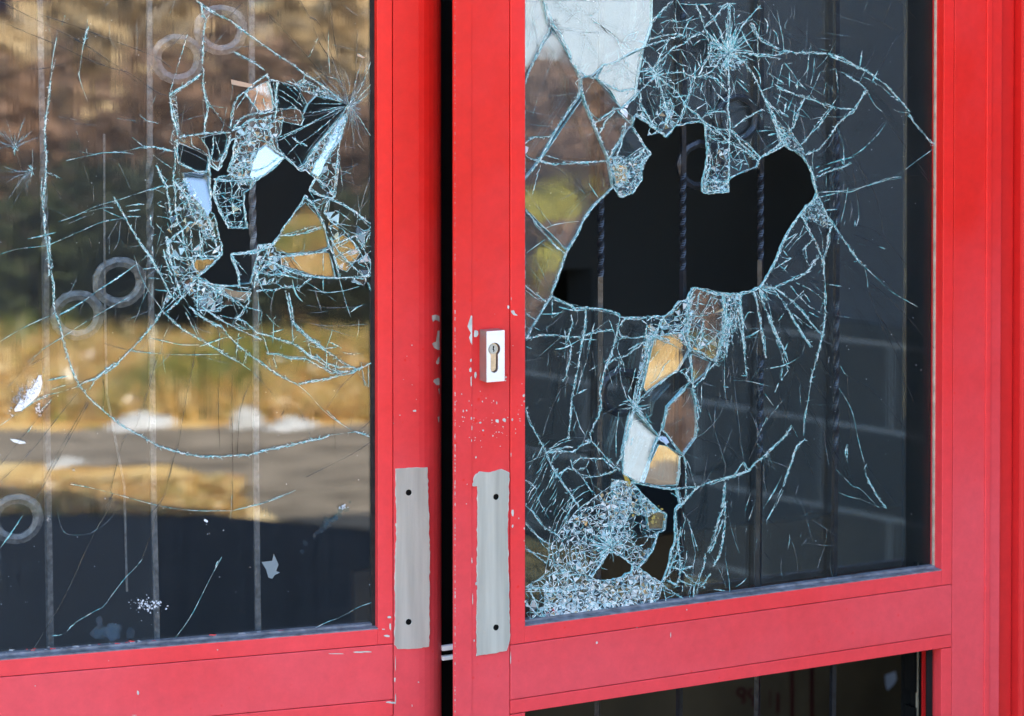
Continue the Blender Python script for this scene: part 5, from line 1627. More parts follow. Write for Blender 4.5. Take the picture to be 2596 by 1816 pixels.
    def zone(s, poly, cell, keep, mirrors, bright):
        rng = s.rng
        xs = [p[0] for p in poly]; ys = [p[1] for p in poly]; pts = []
        y = min(ys)
        while y < max(ys):
            x = min(xs)
            while x < max(xs):
                q = (x + rng.uniform(-.5, .5) * cell, y + rng.uniform(-.5, .5) * cell)
                if inside(q, poly): pts.append(q)
                x += cell
            y += cell
        bd = []
        for i, a in enumerate(poly):
            b = poly[(i + 1) % len(poly)]; L = math.dist(a, b); n = max(1, int(L / cell))
            bd += [(a[0] + (b[0] - a[0]) * k / n, a[1] + (b[1] - a[1]) * k / n) for k in range(n)]
        allp = bd + pts
        V, E, Fc, *_ = delaunay_2d_cdt([Vector(p) for p in allp], [(i, (i + 1) % len(bd)) for i in range(len(bd))], [], 0, 1e-5)
        seen = set()
        for f in Fc:
            t = [(V[k].x, V[k].y) for k in f]; c = (sum(p[0] for p in t) / 3, sum(p[1] for p in t) / 3)
            if not inside(c, poly): continue
            r = rng.random()
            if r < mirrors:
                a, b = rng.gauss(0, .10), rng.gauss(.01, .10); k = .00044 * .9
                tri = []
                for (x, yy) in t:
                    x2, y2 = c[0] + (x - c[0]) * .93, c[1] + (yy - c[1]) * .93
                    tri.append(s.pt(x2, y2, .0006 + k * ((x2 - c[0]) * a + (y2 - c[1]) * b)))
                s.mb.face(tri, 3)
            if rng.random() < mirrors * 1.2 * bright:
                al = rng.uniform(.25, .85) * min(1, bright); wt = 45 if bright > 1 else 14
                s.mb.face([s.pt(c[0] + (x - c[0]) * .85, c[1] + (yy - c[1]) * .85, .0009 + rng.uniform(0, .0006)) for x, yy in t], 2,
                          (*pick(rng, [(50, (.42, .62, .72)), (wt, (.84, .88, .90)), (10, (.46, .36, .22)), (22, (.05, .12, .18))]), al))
            for i in range(3):
                e = tuple(sorted((f[i], f[(i + 1) % 3])))
                if e in seen: continue
                seen.add(e)
                if rng.random() < keep:
                    p, q = (V[e[0]].x, V[e[0]].y), (V[e[1]].x, V[e[1]].y)
                    if math.dist(p, q) < cell * 2.6: s.ribbon([p, q], 'z' if bright > 1 else 'm' if bright > .5 else 'd', rng.uniform(.9, 2.3), .9, 4.5, rng.random() < .4)
def parse(txt, x0, y0, sc_):
    for line in txt.strip().splitlines():
        a = line.split(); v = [float(t) for t in a[1:]]
        yield a[0], [(x0 + v[i] / sc_, y0 + v[i + 1] / sc_) for i in range(0, len(v), 2)]
def tri_regions(P, outline, polys, off):
    """constrained triangulation; returns {None or polygon index: triangles in (u, z)}"""
    vs = []; es = []
    for q in [outline] + polys:
        i = len(vs); vs += [Vector(p) for p in q]; es += [(i + k, i + (k + 1) % len(q)) for k in range(len(q))]
    V, E, Fc, *_ = delaunay_2d_cdt(vs, es, [], 0, 1e-7)
    out = {}
    for f in Fc:
        t = [(V[k].x, V[k].y) for k in f]; c = (sum(p[0] for p in t) / 3, sum(p[1] for p in t) / 3)
        if not inside(c, outline): continue
        key = None
        for i, q in enumerate(polys):
            if inside(c, q): key = i; break
        out.setdefault(key, []).append((f, t))
    return out
def build_pane(P, par, rect, holes_px, shards, texts, side, base_mat, shard_mat, seed, label, thick=.004):
    pn = Pane(P, seed); pn.avoid = holes_px
    jr = random.Random(seed)
    holes = [pxuz(P, jag_poly(h, 7, 1.2, jr), GO) for h in holes_px]
    shp = [pxuz(P, s[0], GO) for s in shards]
    reg = tri_regions(P, rect, holes + shp, GO)
    nh = len(holes)
    def add(mb, tris, fn, mi, rimi, back=True):
        cnt = {}
        for f, t in tris:
            mb.face([fn(*p, 0) for p in t], mi)
            if back: mb.face([fn(*p, -thick) for p in reversed(t)], mi)
            for i in range(3):
                e = tuple(sorted((f[i], f[(i + 1) % 3]))); cnt.setdefault(e, []).append((t[i], t[(i + 1) % 3]))
        for e, l in cnt.items():
            if len(l) == 1:
                a, b = l[0]; mb.face([fn(*a, 0), fn(*b, 0), fn(*b, -thick), fn(*a, -thick)], rimi)
    add(pn.mb, reg.get(None, []), lambda u, z, d: P.w(u, z, GO + d), 0, 1)
    for k, h in enumerate(holes_px): pn.crack('M', h + [h[0]])
    for (x0, y0, s_, txt) in texts:
        for kind, pts in parse(txt, x0, y0, s_):
            pn.crack(kind, pts)
    for q in STARS:
        if q[0] == side: pn.star(*q[1:4], q[4] if False else q[4], q[5], q[6], q[7], q[8])
    for z in ZONES:
        if z[0] == side: pn.zone(*z[1:])
    for sh in shards: pn.ribbon(jag_poly(sh[0] + [sh[0][0]], 9, .8, jr), 'm', 1.3, .5, 6)
    extras(pn, side)
    if side == 'R':
        for r, a0, a1 in ((152, 160, 236), (143, 150, 250), (133, 158, 245), (120, 140, 250), (104, 150, 260), (86, 130, 250), (66, 120, 270), (48, 100, 300)):
            pn.crack('m', [(1548 + r * math.cos(math.radians(a)) * 1.03, 1392 + r * 1.12 * math.sin(math.radians(a))) for a in range(a0, a1, 9)])
    o = pn.mb.build('glass_pane', [base_mat, M['rim'], M['crack'], M['shardg']], par, tint=True, fixn=False)
    o['label'] = label
    for i, sh in enumerate(shards):
        tr = reg.get(nh + i)
        if not tr: continue
        _, yaw, pitch, push = sh[:4]
        cu = sum(p[0] for p in shp[i]) / len(shp[i]); cz = sum(p[1] for p in shp[i]) / len(shp[i])
        ty, tp = math.tan(R(yaw)), math.tan(R(pitch))
        mb = MB(); add(mb, tr, lambda u, z, d: P.w(u, z, GO + d + push + (u - cu) * ty - (z - cz) * tp), 0, 1)
        mb.build('glass_shard', [M[sh[4]] if len(sh) > 4 else shard_mat, M['rim']], o, fixn=False)
    return o
def extras(pn, side):
    rng = pn.rng
    def poly(pts, col, a, lift=.0010): pn.mb.face([pn.pt(x, y, lift) for x, y in pts], 2, (*col, a))
    def patchy(cx, cy, rx, ry, n, col, a, ang=0, s0=1, s1=4):
        for _ in range(n):
            x, y = rng.gauss(0, rx), rng.gauss(0, ry); ca, sa = math.cos(ang), math.sin(ang); x, y = cx + x * ca - y * sa, cy + x * sa + y * ca
            s = rng.uniform(s0, s1); k = rng.choice((5, 6, 7)); a0 = rng.random() * 6
            poly([(x + s * rng.uniform(.5, 1.3) * math.cos(a0 + 6.283 * i / k), y + s * rng.uniform(.5, 1.3) * math.sin(a0 + 6.283 * i / k)) for i in range(k)], col, a * rng.uniform(.5, 1.1), .0010 + rng.uniform(0, .0002))
    if side == 'L':
        pn.hairs(380, 180, 930, 900, 110, 'fffmc', (HOLE_L1, HOLE_L2)); pn.hairs(10, 20, 930, 1100, 60, 'fd', (HOLE_L1,))
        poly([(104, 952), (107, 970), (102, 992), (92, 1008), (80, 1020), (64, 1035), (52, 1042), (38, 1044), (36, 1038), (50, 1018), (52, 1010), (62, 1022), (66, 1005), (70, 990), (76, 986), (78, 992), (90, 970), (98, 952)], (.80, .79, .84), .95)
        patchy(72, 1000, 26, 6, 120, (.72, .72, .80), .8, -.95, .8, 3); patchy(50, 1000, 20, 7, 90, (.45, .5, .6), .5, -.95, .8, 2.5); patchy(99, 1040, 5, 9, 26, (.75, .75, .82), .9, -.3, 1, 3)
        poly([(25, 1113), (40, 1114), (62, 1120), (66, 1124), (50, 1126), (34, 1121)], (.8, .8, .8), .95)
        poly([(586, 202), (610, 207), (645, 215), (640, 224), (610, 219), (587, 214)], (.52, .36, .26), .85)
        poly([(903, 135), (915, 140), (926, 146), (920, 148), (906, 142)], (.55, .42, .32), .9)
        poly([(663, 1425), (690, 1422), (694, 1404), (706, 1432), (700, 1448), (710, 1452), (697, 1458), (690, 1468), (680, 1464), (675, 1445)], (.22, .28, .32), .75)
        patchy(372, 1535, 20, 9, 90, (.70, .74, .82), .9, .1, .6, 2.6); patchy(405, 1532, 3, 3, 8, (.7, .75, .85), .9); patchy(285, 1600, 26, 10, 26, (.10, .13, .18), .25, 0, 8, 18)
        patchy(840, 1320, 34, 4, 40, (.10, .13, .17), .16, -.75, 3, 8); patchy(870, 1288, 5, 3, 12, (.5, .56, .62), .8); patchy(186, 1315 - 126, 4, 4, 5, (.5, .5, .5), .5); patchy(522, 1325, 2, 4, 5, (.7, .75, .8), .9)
        patchy(123, 1312, 3, 4, 6, (.3, .3, .3), .8)
    else:
        pn.hairs(1560, 20, 2120, 480, 150, 'fffmc', (HOLE_R1,)); pn.hairs(1340, 760, 2130, 1500, 150, 'fffmd', (HOLE_R1, HOLE_R2, HOLE_R3)); pn.hairs(1345, 10, 1600, 600, 30, 'fd', (HOLE_R1,))
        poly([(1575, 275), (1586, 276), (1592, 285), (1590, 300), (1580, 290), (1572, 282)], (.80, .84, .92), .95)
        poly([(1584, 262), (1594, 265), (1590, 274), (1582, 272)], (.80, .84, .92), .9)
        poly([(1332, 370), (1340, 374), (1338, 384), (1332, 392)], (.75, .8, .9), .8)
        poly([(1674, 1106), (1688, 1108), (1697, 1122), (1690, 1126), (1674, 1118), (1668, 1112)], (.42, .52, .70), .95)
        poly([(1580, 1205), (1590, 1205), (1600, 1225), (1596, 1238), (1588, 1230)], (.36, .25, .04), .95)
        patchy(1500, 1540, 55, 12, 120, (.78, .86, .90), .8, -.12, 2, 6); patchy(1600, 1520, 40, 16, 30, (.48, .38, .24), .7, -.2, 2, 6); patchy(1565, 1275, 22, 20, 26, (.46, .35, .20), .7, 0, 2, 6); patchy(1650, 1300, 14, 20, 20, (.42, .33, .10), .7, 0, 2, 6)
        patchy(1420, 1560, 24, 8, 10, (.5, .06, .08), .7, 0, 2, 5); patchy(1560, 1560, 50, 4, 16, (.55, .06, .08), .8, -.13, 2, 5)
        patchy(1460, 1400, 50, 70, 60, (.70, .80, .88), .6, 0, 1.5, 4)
        for cx, cy, rx, ry, n in ((1775, 250, 28, 60, 26), (1965, 150, 26, 90, 22), (1640, 300, 16, 30, 8), (2120, 480, 22, 60, 10), (1900, 1250, 60, 120, 10), (1480, 880, 60, 70, 14), (1860, 880, 60, 60, 20)):
            for k in range(n): pn.sliver(rng.gauss(cx, rx), rng.gauss(cy, ry), math.radians(96 + rng.gauss(0, 4)), rng.uniform(14, 60), 1.1, 'f')
        for k in range(26): # parallel glints left of the dome
            x = rng.uniform(1336, 1425); y = rng.uniform(1150, 1330); pn.sliver(x, y, math.radians(-62 + rng.gauss(0, 3)), rng.uniform(12, 50), 1.8, 'c')
    for _ in range(160):  # dust specks
        x, y = (rng.uniform(0, 940), rng.uniform(0, 1600)) if side == 'L' else (rng.uniform(1340, 2340), rng.uniform(0, 1480))
        if any(inside((x, y), h) for h in (HOLE_L1, HOLE_R1, HOLE_R2, HOLE_R3)): continue
        patchy(x, y, .5, .5, 1, (.55, .60, .66), .8, 0, .5, 1.6)
rectL = [(ul, zb), (ur, zb), (ur, 2.0), (ul, 2.0)]
rectR = [(a3, zb2), (b0, zb2), (b0, 2.0), (a3, 2.0)]
paneL = build_pane(LD, ld, rectL, [HOLE_L1, HOLE_L2], SH_L, TL, 'L', M['glass'], M['glass'], 31, 'cracked pane with one jagged hole near the lock stile')
paneR = build_pane(RD, rd, rectR, [HOLE_R1, HOLE_R2, HOLE_R3], SH_R, TR, 'R', M['glassR'], M['shardg'], 32, 'shattered pane with a wide upper hole and small lower holes')
# second pane behind the grille of the right leaf, broken through at the same places
RO = -.035
def grow(h, k, extra=0):
    cx = sum(p[0] for p in h) / len(h); cy = sum(p[1] for p in h) / len(h)
    return [(cx + (x - cx) * k, cy + (y - cy) * k) for x, y in h]
rr = [(RD.U(1316, 900, RO), .70), (RD.U(2298, 900, RO), .70), (RD.U(2298, 900, RO), 2.0), (RD.U(1316, 900, RO), 2.0)]
low = [(1590, 1205), (1730, 1225), (1735, 1300), (1725, 1480), (1490, 1485), (1525, 1395), (1600, 1400), (1610, 1330)]
mb = extrude_poly(RD, rr, RO, RO - .004, [pxuz(RD, grow(HOLE_R1, 1.0), RO), pxuz(RD, low, RO)], 0, 0)
rp = mb.build('rear_pane', [M['rear']], rd, fixn=False)
# ---------------------------------------------------------------- wrought iron grilles behind the panes
def bar(mb, P, path, w, off, twists=()):
    """path: [(px, py)], square bar; twists: [(py0, py1, turns)]"""
    pts = []
    for (x0, y0), (x1, y1) in zip(path, path[1:]):
        n = max(1, int(abs(y1 - y0) / 6)); pts += [(x0 + (x1 - x0) * k / n, y0 + (y1 - y0) * k / n) for k in range(n)]
    pts.append(path[-1]); prev = None
    for x, y in pts:
        a = math.pi / 4 * 0
        for y0, y1, t in twists: a += 2 * math.pi * t * min(1, max(0, (y - y0) / (y1 - y0)))
        u, z = P.uz(x, y, off); r = w / 2 * 1.414
        cur = [P.w(u + r * math.cos(a + math.pi / 4 + k * math.pi / 2), z, off + r * math.sin(a + math.pi / 4 + k * math.pi / 2)) for k in range(4)]
        if prev:
            for k in range(4): mb.face([prev[k], prev[(k + 1) % 4], cur[(k + 1) % 4], cur[k]])
        else: mb.face(cur)
        prev = cur
    mb.face(list(reversed(prev)))
def ring(P, par, px, py, r0, r1, off, m):
    cu, cz = P.uz(px, py, off); k = 1 / (F / (P.hit(px, py, off).y)) ; mb = MB(); n = 48; rg = random.Random(int(px))
    wob = [rg.uniform(-.02, .02) for _ in range(n)]
    for i in range(n):
        j = (i + 1) % n
        def q(i_, r, o): a = 6.2832 * i_ / n; rr_ = r * k * (1 + wob[i_ % n]); return P.w(cu + rr_ * math.cos(a) / .93, cz + rr_ * math.sin(a), off + o)
        rm = (r0 + r1) / 2
        mb.face([q(i, r0, 0), q(j, r0, 0), q(j, rm, .0015), q(i, rm, .0015)]); mb.face([q(i, rm, .0015), q(j, rm, .0015), q(j, r1, 0), q(i, r1, 0)])
        mb.face([q(i, r0, -.004), q(j, r0, -.004), q(j, r0, 0), q(i, r0, 0)]); mb.face([q(i, r1, 0), q(j, r1, 0), q(j, r1, -.004), q(i, r1, -.004)]); mb.face([q(i, r1, -.004), q(j, r1, -.004), q(j, r0, -.004), q(i, r0, -.004)])
    return mb.build('ring', m, par)
OG = -.0275
gR = thing('window_grille', 'black twisted iron grille behind the shattered right pane', 'grille', RD.w(RD.U(1850), .2, OG))
for x, tw in ((1523, [(500, 700, 1.6)]), (1731, [(440, 690, 2.2), (-80, 60, 1)]), (1928, [(440, 660, 1.9), (900, 1150, 2)]), (2120, [(330, 620, 2), (760, 1150, 2)]), (2318 + 900, [])):
    if x > 2400: continue
    mb = MB(); bar(mb, RD, [(x + 1, -700), (x, 900), (x - 9, 1800), (x - 12, 2600)], .0058, OG, tw); mb.build('bar', M['iron'], gR)
mb = MB(); mb.pbox(RD, RD.U(1360, 900, OG), RD.U(2336, 900, OG), .20, .206, OG - .004, OG + .004); mb.build('cross_bar', M['iron'], gR)
mb = MB(); mb.pbox(RD, RD.U(1360, 900, OG), RD.U(2336, 900, OG), 1.80, 1.806, OG - .004, OG + .004); mb.build('cross_bar', M['iron'], gR)
ring(RD, gR, 1777, 419, 45, 64, OG, M['iron']); ring(RD, gR, 1578, 995, 43, 62, OG, M['iron']); ring(RD, gR, 1871, 300, 45, 62, OG, M['iron'])
OL = -.040
gL = thing('window_grille', 'hammered iron grille in a skylit grey tone with paired rings behind the left pane', 'grille', LD.w(LD.U(450), .2, OL))
for path, tw in (([(100, -600), (101, 0), (106, 300), (115, 650), (116, 900), (120, 1180), (127, 1620), (135, 2300)], [(420, 640, 1.2)]), ([(376, -600), (378, 0), (380, 560), (386, 1000), (390, 1300), (398, 1620), (402, 2300)], [(400, 700, 1.5)]), ([(634, -600), (637, 0), (640, 560), (648, 720), (649, 1200), (654, 1620), (656, 2300)], [(400, 640, 1.5)])):
    mb = MB(); bar(mb, LD, path, .0062, OL, tw); mb.build('bar', M['ironlit'], gL)
mb = MB(); bar(mb, LD, [(264, 340), (265, 700), (271, 1000), (315, 1230), (322, 1500)], .0022, OL, []); mb.build('bar', M['ironlit'], gL)
mb = MB(); mb.pbox(LD, LD.U(-150, 900, OL), LD.U(940, 900, OL), 1.80, 1.806, OL - .004, OL + .004); mb.build('cross_bar', M['ironlit'], gL)
for x, y in ((451, 150), (560, 76), (303, 716), (196, 800), (42, 1316)): ring(LD, gL, x, y, 39, 64, OL, M['ironlit'])
# ---------------------------------------------------------------- the building round the doors
def struct(name, mb, m, **k):
    o = mb.build(name, m, **k); o['kind'] = 'structure'; return o
def stu(name, col, rough=.85, noise=.2, scale=4, **k): return simple(name, col, rough, 0, .04, noise, scale, **k)
GM, gn, gl_, gb = mat('meadow')
gp = N(gn, 'ShaderNodeNewGeometry'); g1 = N(gn, 'ShaderNodeTexNoise', Scale=1.3, Detail=7.0, Roughness=.65, Distortion=.6); g2 = N(gn, 'ShaderNodeTexNoise', Scale=5.0, Detail=6.0, Roughness=.7)
gl_.new(gp.outputs['Position'], g1.inputs['Vector']); gl_.new(gp.outputs['Position'], g2.inputs['Vector'])
ga = N(gn, 'ShaderNodeMath', operation='MULTIPLY_ADD'); gl_.new(g2.outputs['Fac'], ga.inputs[0]); ga.inputs[1].default_value = .45; gl_.new(g1.outputs['Fac'], ga.inputs[2])
gr = ramp(gn, [(.52, (.06, .07, .015)), (.60, (.24, .20, .03)), (.66, (.50, .26, .06)), (.75, (.64, .41, .14)), (.87, (.70, .54, .30))]); gl_.new(ga.outputs[0], gr.inputs[0]); gl_.new(gr.outputs[0], gb.inputs['Base Color']); gb.inputs['Roughness'].default_value = .9
mb = MB(); mb.face([(-400, -500, 0), (400, -500, 0), (400, 60, 0), (-400, 60, 0)])
struct('ground', mb, GM)
asph = stu('shade_asphalt', (.024, .026, .032), .9, .15, 5); pale = stu('old_asphalt', (.22, .175, .13), .9, .35, 6)
def strip(name, P, a, b, m, z=.004, kind='structure', px0=-6000, px1=9000):
    mb = MB(); q = [P.mirror(px0, a), P.mirror(px1, a), P.mirror(px1, b), P.mirror(px0, b)]
    for p in q: p.z = z
    mb.face(q); o = mb.build(name, m); o['kind'] = kind; return o
def gpoly(name, P, pts, m, z):
    mb = MB(); q = []
    for px, py in pts:
        p = P.mirror(px, 1.45 * F / py); p.z = z; q.append(p)
    mb.face(q); o = mb.build(name, m); o['kind'] = 'structure'; return o
gpoly('path', LD, [(-1500, 1130), (0, 1096), (150, 1102), (300, 1088), (480, 1094), (640, 1082), (800, 1090), (960, 1078), (2200, 1060), (2200, 1300), (1000, 1370), (700, 1325), (560, 1225), (430, 1185), (250, 1192), (60, 1180), (-300, 1190), (-1500, 1210)], pale, .004)
gpoly('shaded_forecourt', LD, [(-2500, 1330), (0, 1262), (1400, 1400), (2600, 1600), (2600, 3400), (-2500, 3400)], asph, .004)  # near-black tone, edged along the shadow line, paints in the building's shade
# facade wall, roof and the shaded room behind the doors
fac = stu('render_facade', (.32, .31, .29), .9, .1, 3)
mb = MB(); P = LD; L0, L1 = ule - .1, LD.U(2560) + .14
mb.pbox(P, L0 - 6, L0, 0, 2.9, -.25, 0); mb.pbox(P, L1, L1 + 1.7, 0, 2.9, -.25, 0); mb.pbox(P, L0, L1, 2.26, 2.9, -.25, 0)
struct('facade_wall', mb, fac)
mb = MB(); mb.pbox(P, L0 - 6, L1 + 3.0, 2.92, 3.1, -6, .35); struct('roof', mb, stu('roof_felt', (.1, .1, .1)))
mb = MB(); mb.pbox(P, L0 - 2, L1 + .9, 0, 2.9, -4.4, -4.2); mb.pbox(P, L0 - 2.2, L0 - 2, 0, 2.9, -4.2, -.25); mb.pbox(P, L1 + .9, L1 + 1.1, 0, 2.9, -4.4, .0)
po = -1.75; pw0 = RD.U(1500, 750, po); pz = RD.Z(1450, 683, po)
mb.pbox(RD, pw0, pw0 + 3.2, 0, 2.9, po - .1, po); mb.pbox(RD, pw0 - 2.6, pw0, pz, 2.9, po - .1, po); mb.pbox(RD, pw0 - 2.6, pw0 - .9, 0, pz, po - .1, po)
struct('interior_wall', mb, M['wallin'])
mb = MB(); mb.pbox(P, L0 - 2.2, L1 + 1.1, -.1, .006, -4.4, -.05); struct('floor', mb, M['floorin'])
# side wing that the right pane mirrors: block plinth with render above
A = Vector((2.55, 3.1, 0)); B = Vector((3.02, .45, 0)); dW = (B - A).normalized(); nW = Vector((-dW.y, dW.x, 0))
if nW.x > 0: nW = -nW
class SW(Plane):
    def __init__(s): s.o = A; s.u = dW; s.n = nW
sw = SW(); Lw = (B - A).length
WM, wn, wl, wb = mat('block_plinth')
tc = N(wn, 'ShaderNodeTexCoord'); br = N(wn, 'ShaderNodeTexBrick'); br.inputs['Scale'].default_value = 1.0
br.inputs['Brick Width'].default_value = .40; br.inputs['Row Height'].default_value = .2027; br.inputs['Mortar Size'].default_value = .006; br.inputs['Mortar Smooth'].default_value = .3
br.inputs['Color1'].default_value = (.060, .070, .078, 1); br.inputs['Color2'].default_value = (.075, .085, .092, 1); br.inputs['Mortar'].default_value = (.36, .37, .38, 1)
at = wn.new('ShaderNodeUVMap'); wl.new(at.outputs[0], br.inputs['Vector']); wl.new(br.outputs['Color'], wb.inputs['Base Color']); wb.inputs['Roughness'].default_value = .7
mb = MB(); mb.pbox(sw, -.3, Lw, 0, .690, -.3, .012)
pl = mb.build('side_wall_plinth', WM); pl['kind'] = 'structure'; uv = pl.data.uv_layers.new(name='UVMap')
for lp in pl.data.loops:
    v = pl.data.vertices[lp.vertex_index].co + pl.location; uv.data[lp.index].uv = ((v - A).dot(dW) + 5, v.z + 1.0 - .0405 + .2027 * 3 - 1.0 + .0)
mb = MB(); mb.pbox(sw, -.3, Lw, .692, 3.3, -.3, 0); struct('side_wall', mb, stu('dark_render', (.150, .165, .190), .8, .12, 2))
# unseen slab, added so its edge throws the shadow line on the ground
S1 = LD.mirror(150, 1.45 * F / 1262); S2 = LD.mirror(820, 1.45 * F / 1345)
H = 3.5; sh = Vector((to_sun.x, to_sun.y, 0)) / to_sun.z * H
e1 = S1 + sh; e2 = S2 + sh; dv = (e2 - e1).normalized(); bk = Vector((-dv.y, dv.x, 0))
if bk.y < 0: bk = -bk
q = [e1 - dv * .5, e2 + dv * 3.2, e2 + dv * 3.2 + bk * 7, e1 - dv * .5 + bk * 7]
mb = MB(); mb.box([tuple(v.xy) + (H - .12,) for v in q] + [tuple(v.xy) + (H,) for v in q]); struct('shadow_slab', mb, fac)
# interior things
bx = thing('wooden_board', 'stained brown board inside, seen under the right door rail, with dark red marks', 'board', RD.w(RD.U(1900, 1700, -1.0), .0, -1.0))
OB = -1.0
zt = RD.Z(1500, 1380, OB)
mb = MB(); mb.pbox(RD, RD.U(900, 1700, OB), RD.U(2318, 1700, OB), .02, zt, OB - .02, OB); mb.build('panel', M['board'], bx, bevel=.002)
def stroke(pts, w):
    mb = MB()
    for (x0, y0), (x1, y1) in zip(pts, pts[1:]):
        L = math.dist((x0, y0), (x1, y1)); nx, ny = (y1 - y0) / L * w, -(x1 - x0) / L * w
        mb.face([RD.hit(x0 + nx, y0 + ny, OB + .002), RD.hit(x1 + nx, y1 + ny, OB + .002), RD.hit(x1 - nx, y1 - ny, OB + .002), RD.hit(x0 - nx, y0 - ny, OB + .002)])
    mb.build('red_mark', M['redmark'], bx, fixn=False)
stroke([(1882, 1784), (1888, 1775), (1882, 1766), (1872, 1762), (1869, 1752), (1876, 1745), (1888, 1748), (1889, 1758), (1882, 1766)], 4)
stroke([(1908, 1745), (1900, 1752), (1898, 1762), (1908, 1770), (1914, 1782), (1906, 1790)], 4)
stroke([(1972, 1757), (1972, 1806)], 4); stroke([(1952, 1750), (1952, 1792)], 1.5)
stroke([(2008, 1700), (2008, 1816), (2008, 1990)], 4.5); stroke([(2058, 1690), (2058, 1816), (2058, 1960)], 5)
mb = MB(); mb.face([RD.hit(x, y, OB + .003) for x, y in [(2244, 1712), (2262, 1705), (2270, 1702), (2274, 1722), (2266, 1736), (2250, 1751), (2245, 1736)]])
setp(mb.build('paper_scrap', M['paper'], fixn=False), 'pale blue grey paper scrap stuck on the brown board', 'paper')
tj = thing('tiled_jamb', 'narrow strip of black tiles with cream joints inside the right jamb', 'tiles', RD.w(RD.U(2333, 900, -.12), 0, -.12))
OJ = -.10
mb = MB(); mb.pbox(RD, RD.U(2330, 900, OJ), RD.U(2333, 900, OJ), 0, 2.2, OJ - .004, OJ - .001); mb.build('joint', M['cream'], tj)
z = .05; k = 0
mb = MB(); mb2 = MB()
while z < 2.2:
    z1 = z + .155; mb.pbox(RD, RD.U(2335, 900, OJ), RD.U(2352, 900, OJ), z + .002, z1 - .002, OJ - .02, OJ); mb2.pbox(RD, RD.U(2321, 900, OJ), RD.U(2328, 900, OJ), z + .05, z1 + .03, OJ - .02, OJ - .0005); z = z1
mb3 = MB(); mb3.pbox(RD, RD.U(2316, 900, OJ), RD.U(2380, 900, OJ), 0, 2.2, OJ - .024, OJ - .021); mb3.build('dark_backing', M['tile'], tj)  # black sheet added to keep the space behind the tiles dark
mb.build('tile_column', M['tile'], tj); mb2.build('tile_column', M['tile'], tj)
mb = MB(); mb.pbox(RD, RD.U(2340, 1700, -.05), RD.U(2359, 1700, -.05), 0, zbot2, -.053, -.05); mb.build('inner_frame_strip', M['reddark'], fr)

# ---------------------------------------------------------------- the world the panes mirror
def leafmat(name, a, b):
    m, n, l, bs = mat(name); t = N(n, 'ShaderNodeNewGeometry'); nz = N(n, 'ShaderNodeTexNoise', Scale=1.2, Detail=4.0); l.new(t.outputs['Position'], nz.inputs['Vector'])
    r = ramp(n, [(.35, a), (.65, b)]); l.new(nz.outputs['Fac'], r.inputs[0]); l.new(r.outputs[0], bs.inputs['Base Color']); bs.inputs['Roughness'].default_value = .8; return m
L_dark = leafmat('dark_foliage', (.003, .006, .002), (.040, .050, .009)); L_brown = leafmat('autumn_foliage', (.060, .034, .024), (.21, .115, .066))
L_tan = leafmat('pale_foliage', (.34, .22, .10), (.62, .46, .26)); L_yel = leafmat('yellow_foliage', (.22, .20, .02), (.50, .46, .06)); bark = stu('bark', (.10, .075, .06), .9, .3, 8)
birch = stu('pale_bark', (.55, .46, .36), .9, .3, 8)
def crown_mesh(name, R0, H0, H1, n, leaf, seed, blob_n=9):
    rng = random.Random(seed); mb = MB(); cs = [(rng.gauss(0, R0 * .45), rng.gauss(0, R0 * .45), rng.uniform(H0, H1), rng.uniform(.3, .6) * R0) for _ in range(blob_n)]
    for _ in range(n):
        cx, cy, cz, r = rng.choice(cs); v = Vector((rng.gauss(0, 1), rng.gauss(0, 1), rng.gauss(0, 1))).normalized() * r * rng.random() ** .4
        c = Vector((cx, cy, cz)) + v; a = Vector((rng.uniform(-1, 1), rng.uniform(-1, 1), rng.uniform(-1, 1))).normalized() * leaf; b = a.cross(Vector((rng.uniform(-1, 1), rng.uniform(-1, 1), .3))).normalized() * leaf * .7
        mb.face([c - a, c + b, c + a, c - b])
    return mb
def tree(name, label, loc, H, lm, bm, seed, R0=None, leaf=None, n=420, tr=.09, group=None, low=.35):
    R0 = R0 or H * .28
    t = thing(name, label, 'tree', loc, group)
    mb = MB(); rng = random.Random(seed); mb.tube((0, 0, 0), (rng.uniform(-.1, .1), 0, H * .9), tr, tr * .3)
    for k in range(9):
        z = H * rng.uniform(.3, .85); a = rng.random() * 6.28; l = R0 * rng.uniform(.5, 1.1); mb.tube((0, 0, z), (l * math.cos(a), l * math.sin(a), z + l * .8), tr * .4, tr * .1, 5)
    for v in range(len(mb.v)): mb.v[v] = tuple(Vector(mb.v[v]) + Vector(loc))
    mb.build('trunk', bm, t)
    c = crown_mesh('crown', R0, H * low, H, n, leaf or H * .035, seed)
    for v in range(len(c.v)): c.v[v] = tuple(Vector(c.v[v]) + Vector(loc))
    c.build('crown', lm, t, fixn=False)
    return t
def dup(root, loc, rotz, s=1):
    r = root.copy(); C.objects.link(r); r.location = loc; r.rotation_euler = (0, 0, rotz); r.scale = (s, s, s)
    for ch in root.children:
        c = ch.copy(); C.objects.link(c); c.parent = r
    return r
# dark low evergreens behind the grass (left pane, rows y 450-870)
sh0 = tree('evergreen_bush', 'dark evergreen bush across the grass, mirrored in the left pane', LD.mirror(120, 10.4), .58, L_dark, bark, 1, .75, .035, 2200, .03, 'evergreen bushes across the grass', .05)
rng = random.Random(77)
for i, (px, D, s) in enumerate([(330, 10.3, 1.05), (520, 10.6, .95), (700, 10.2, .95), (880, 10.5, .8), (1010, 10.8, .8), (20, 11.2, .8), (420, 11.3, 1.1), (240, 10.9, .9), (620, 11.3, 1.1), (800, 11.4, .9), (960, 11.5, .85), (-150, 10.8, 1.), (1150, 10.6, 1.1), (1300, 11, 1.1)]):
    dup(sh0, LD.mirror(px, D), rng.random() * 6, s * .78)
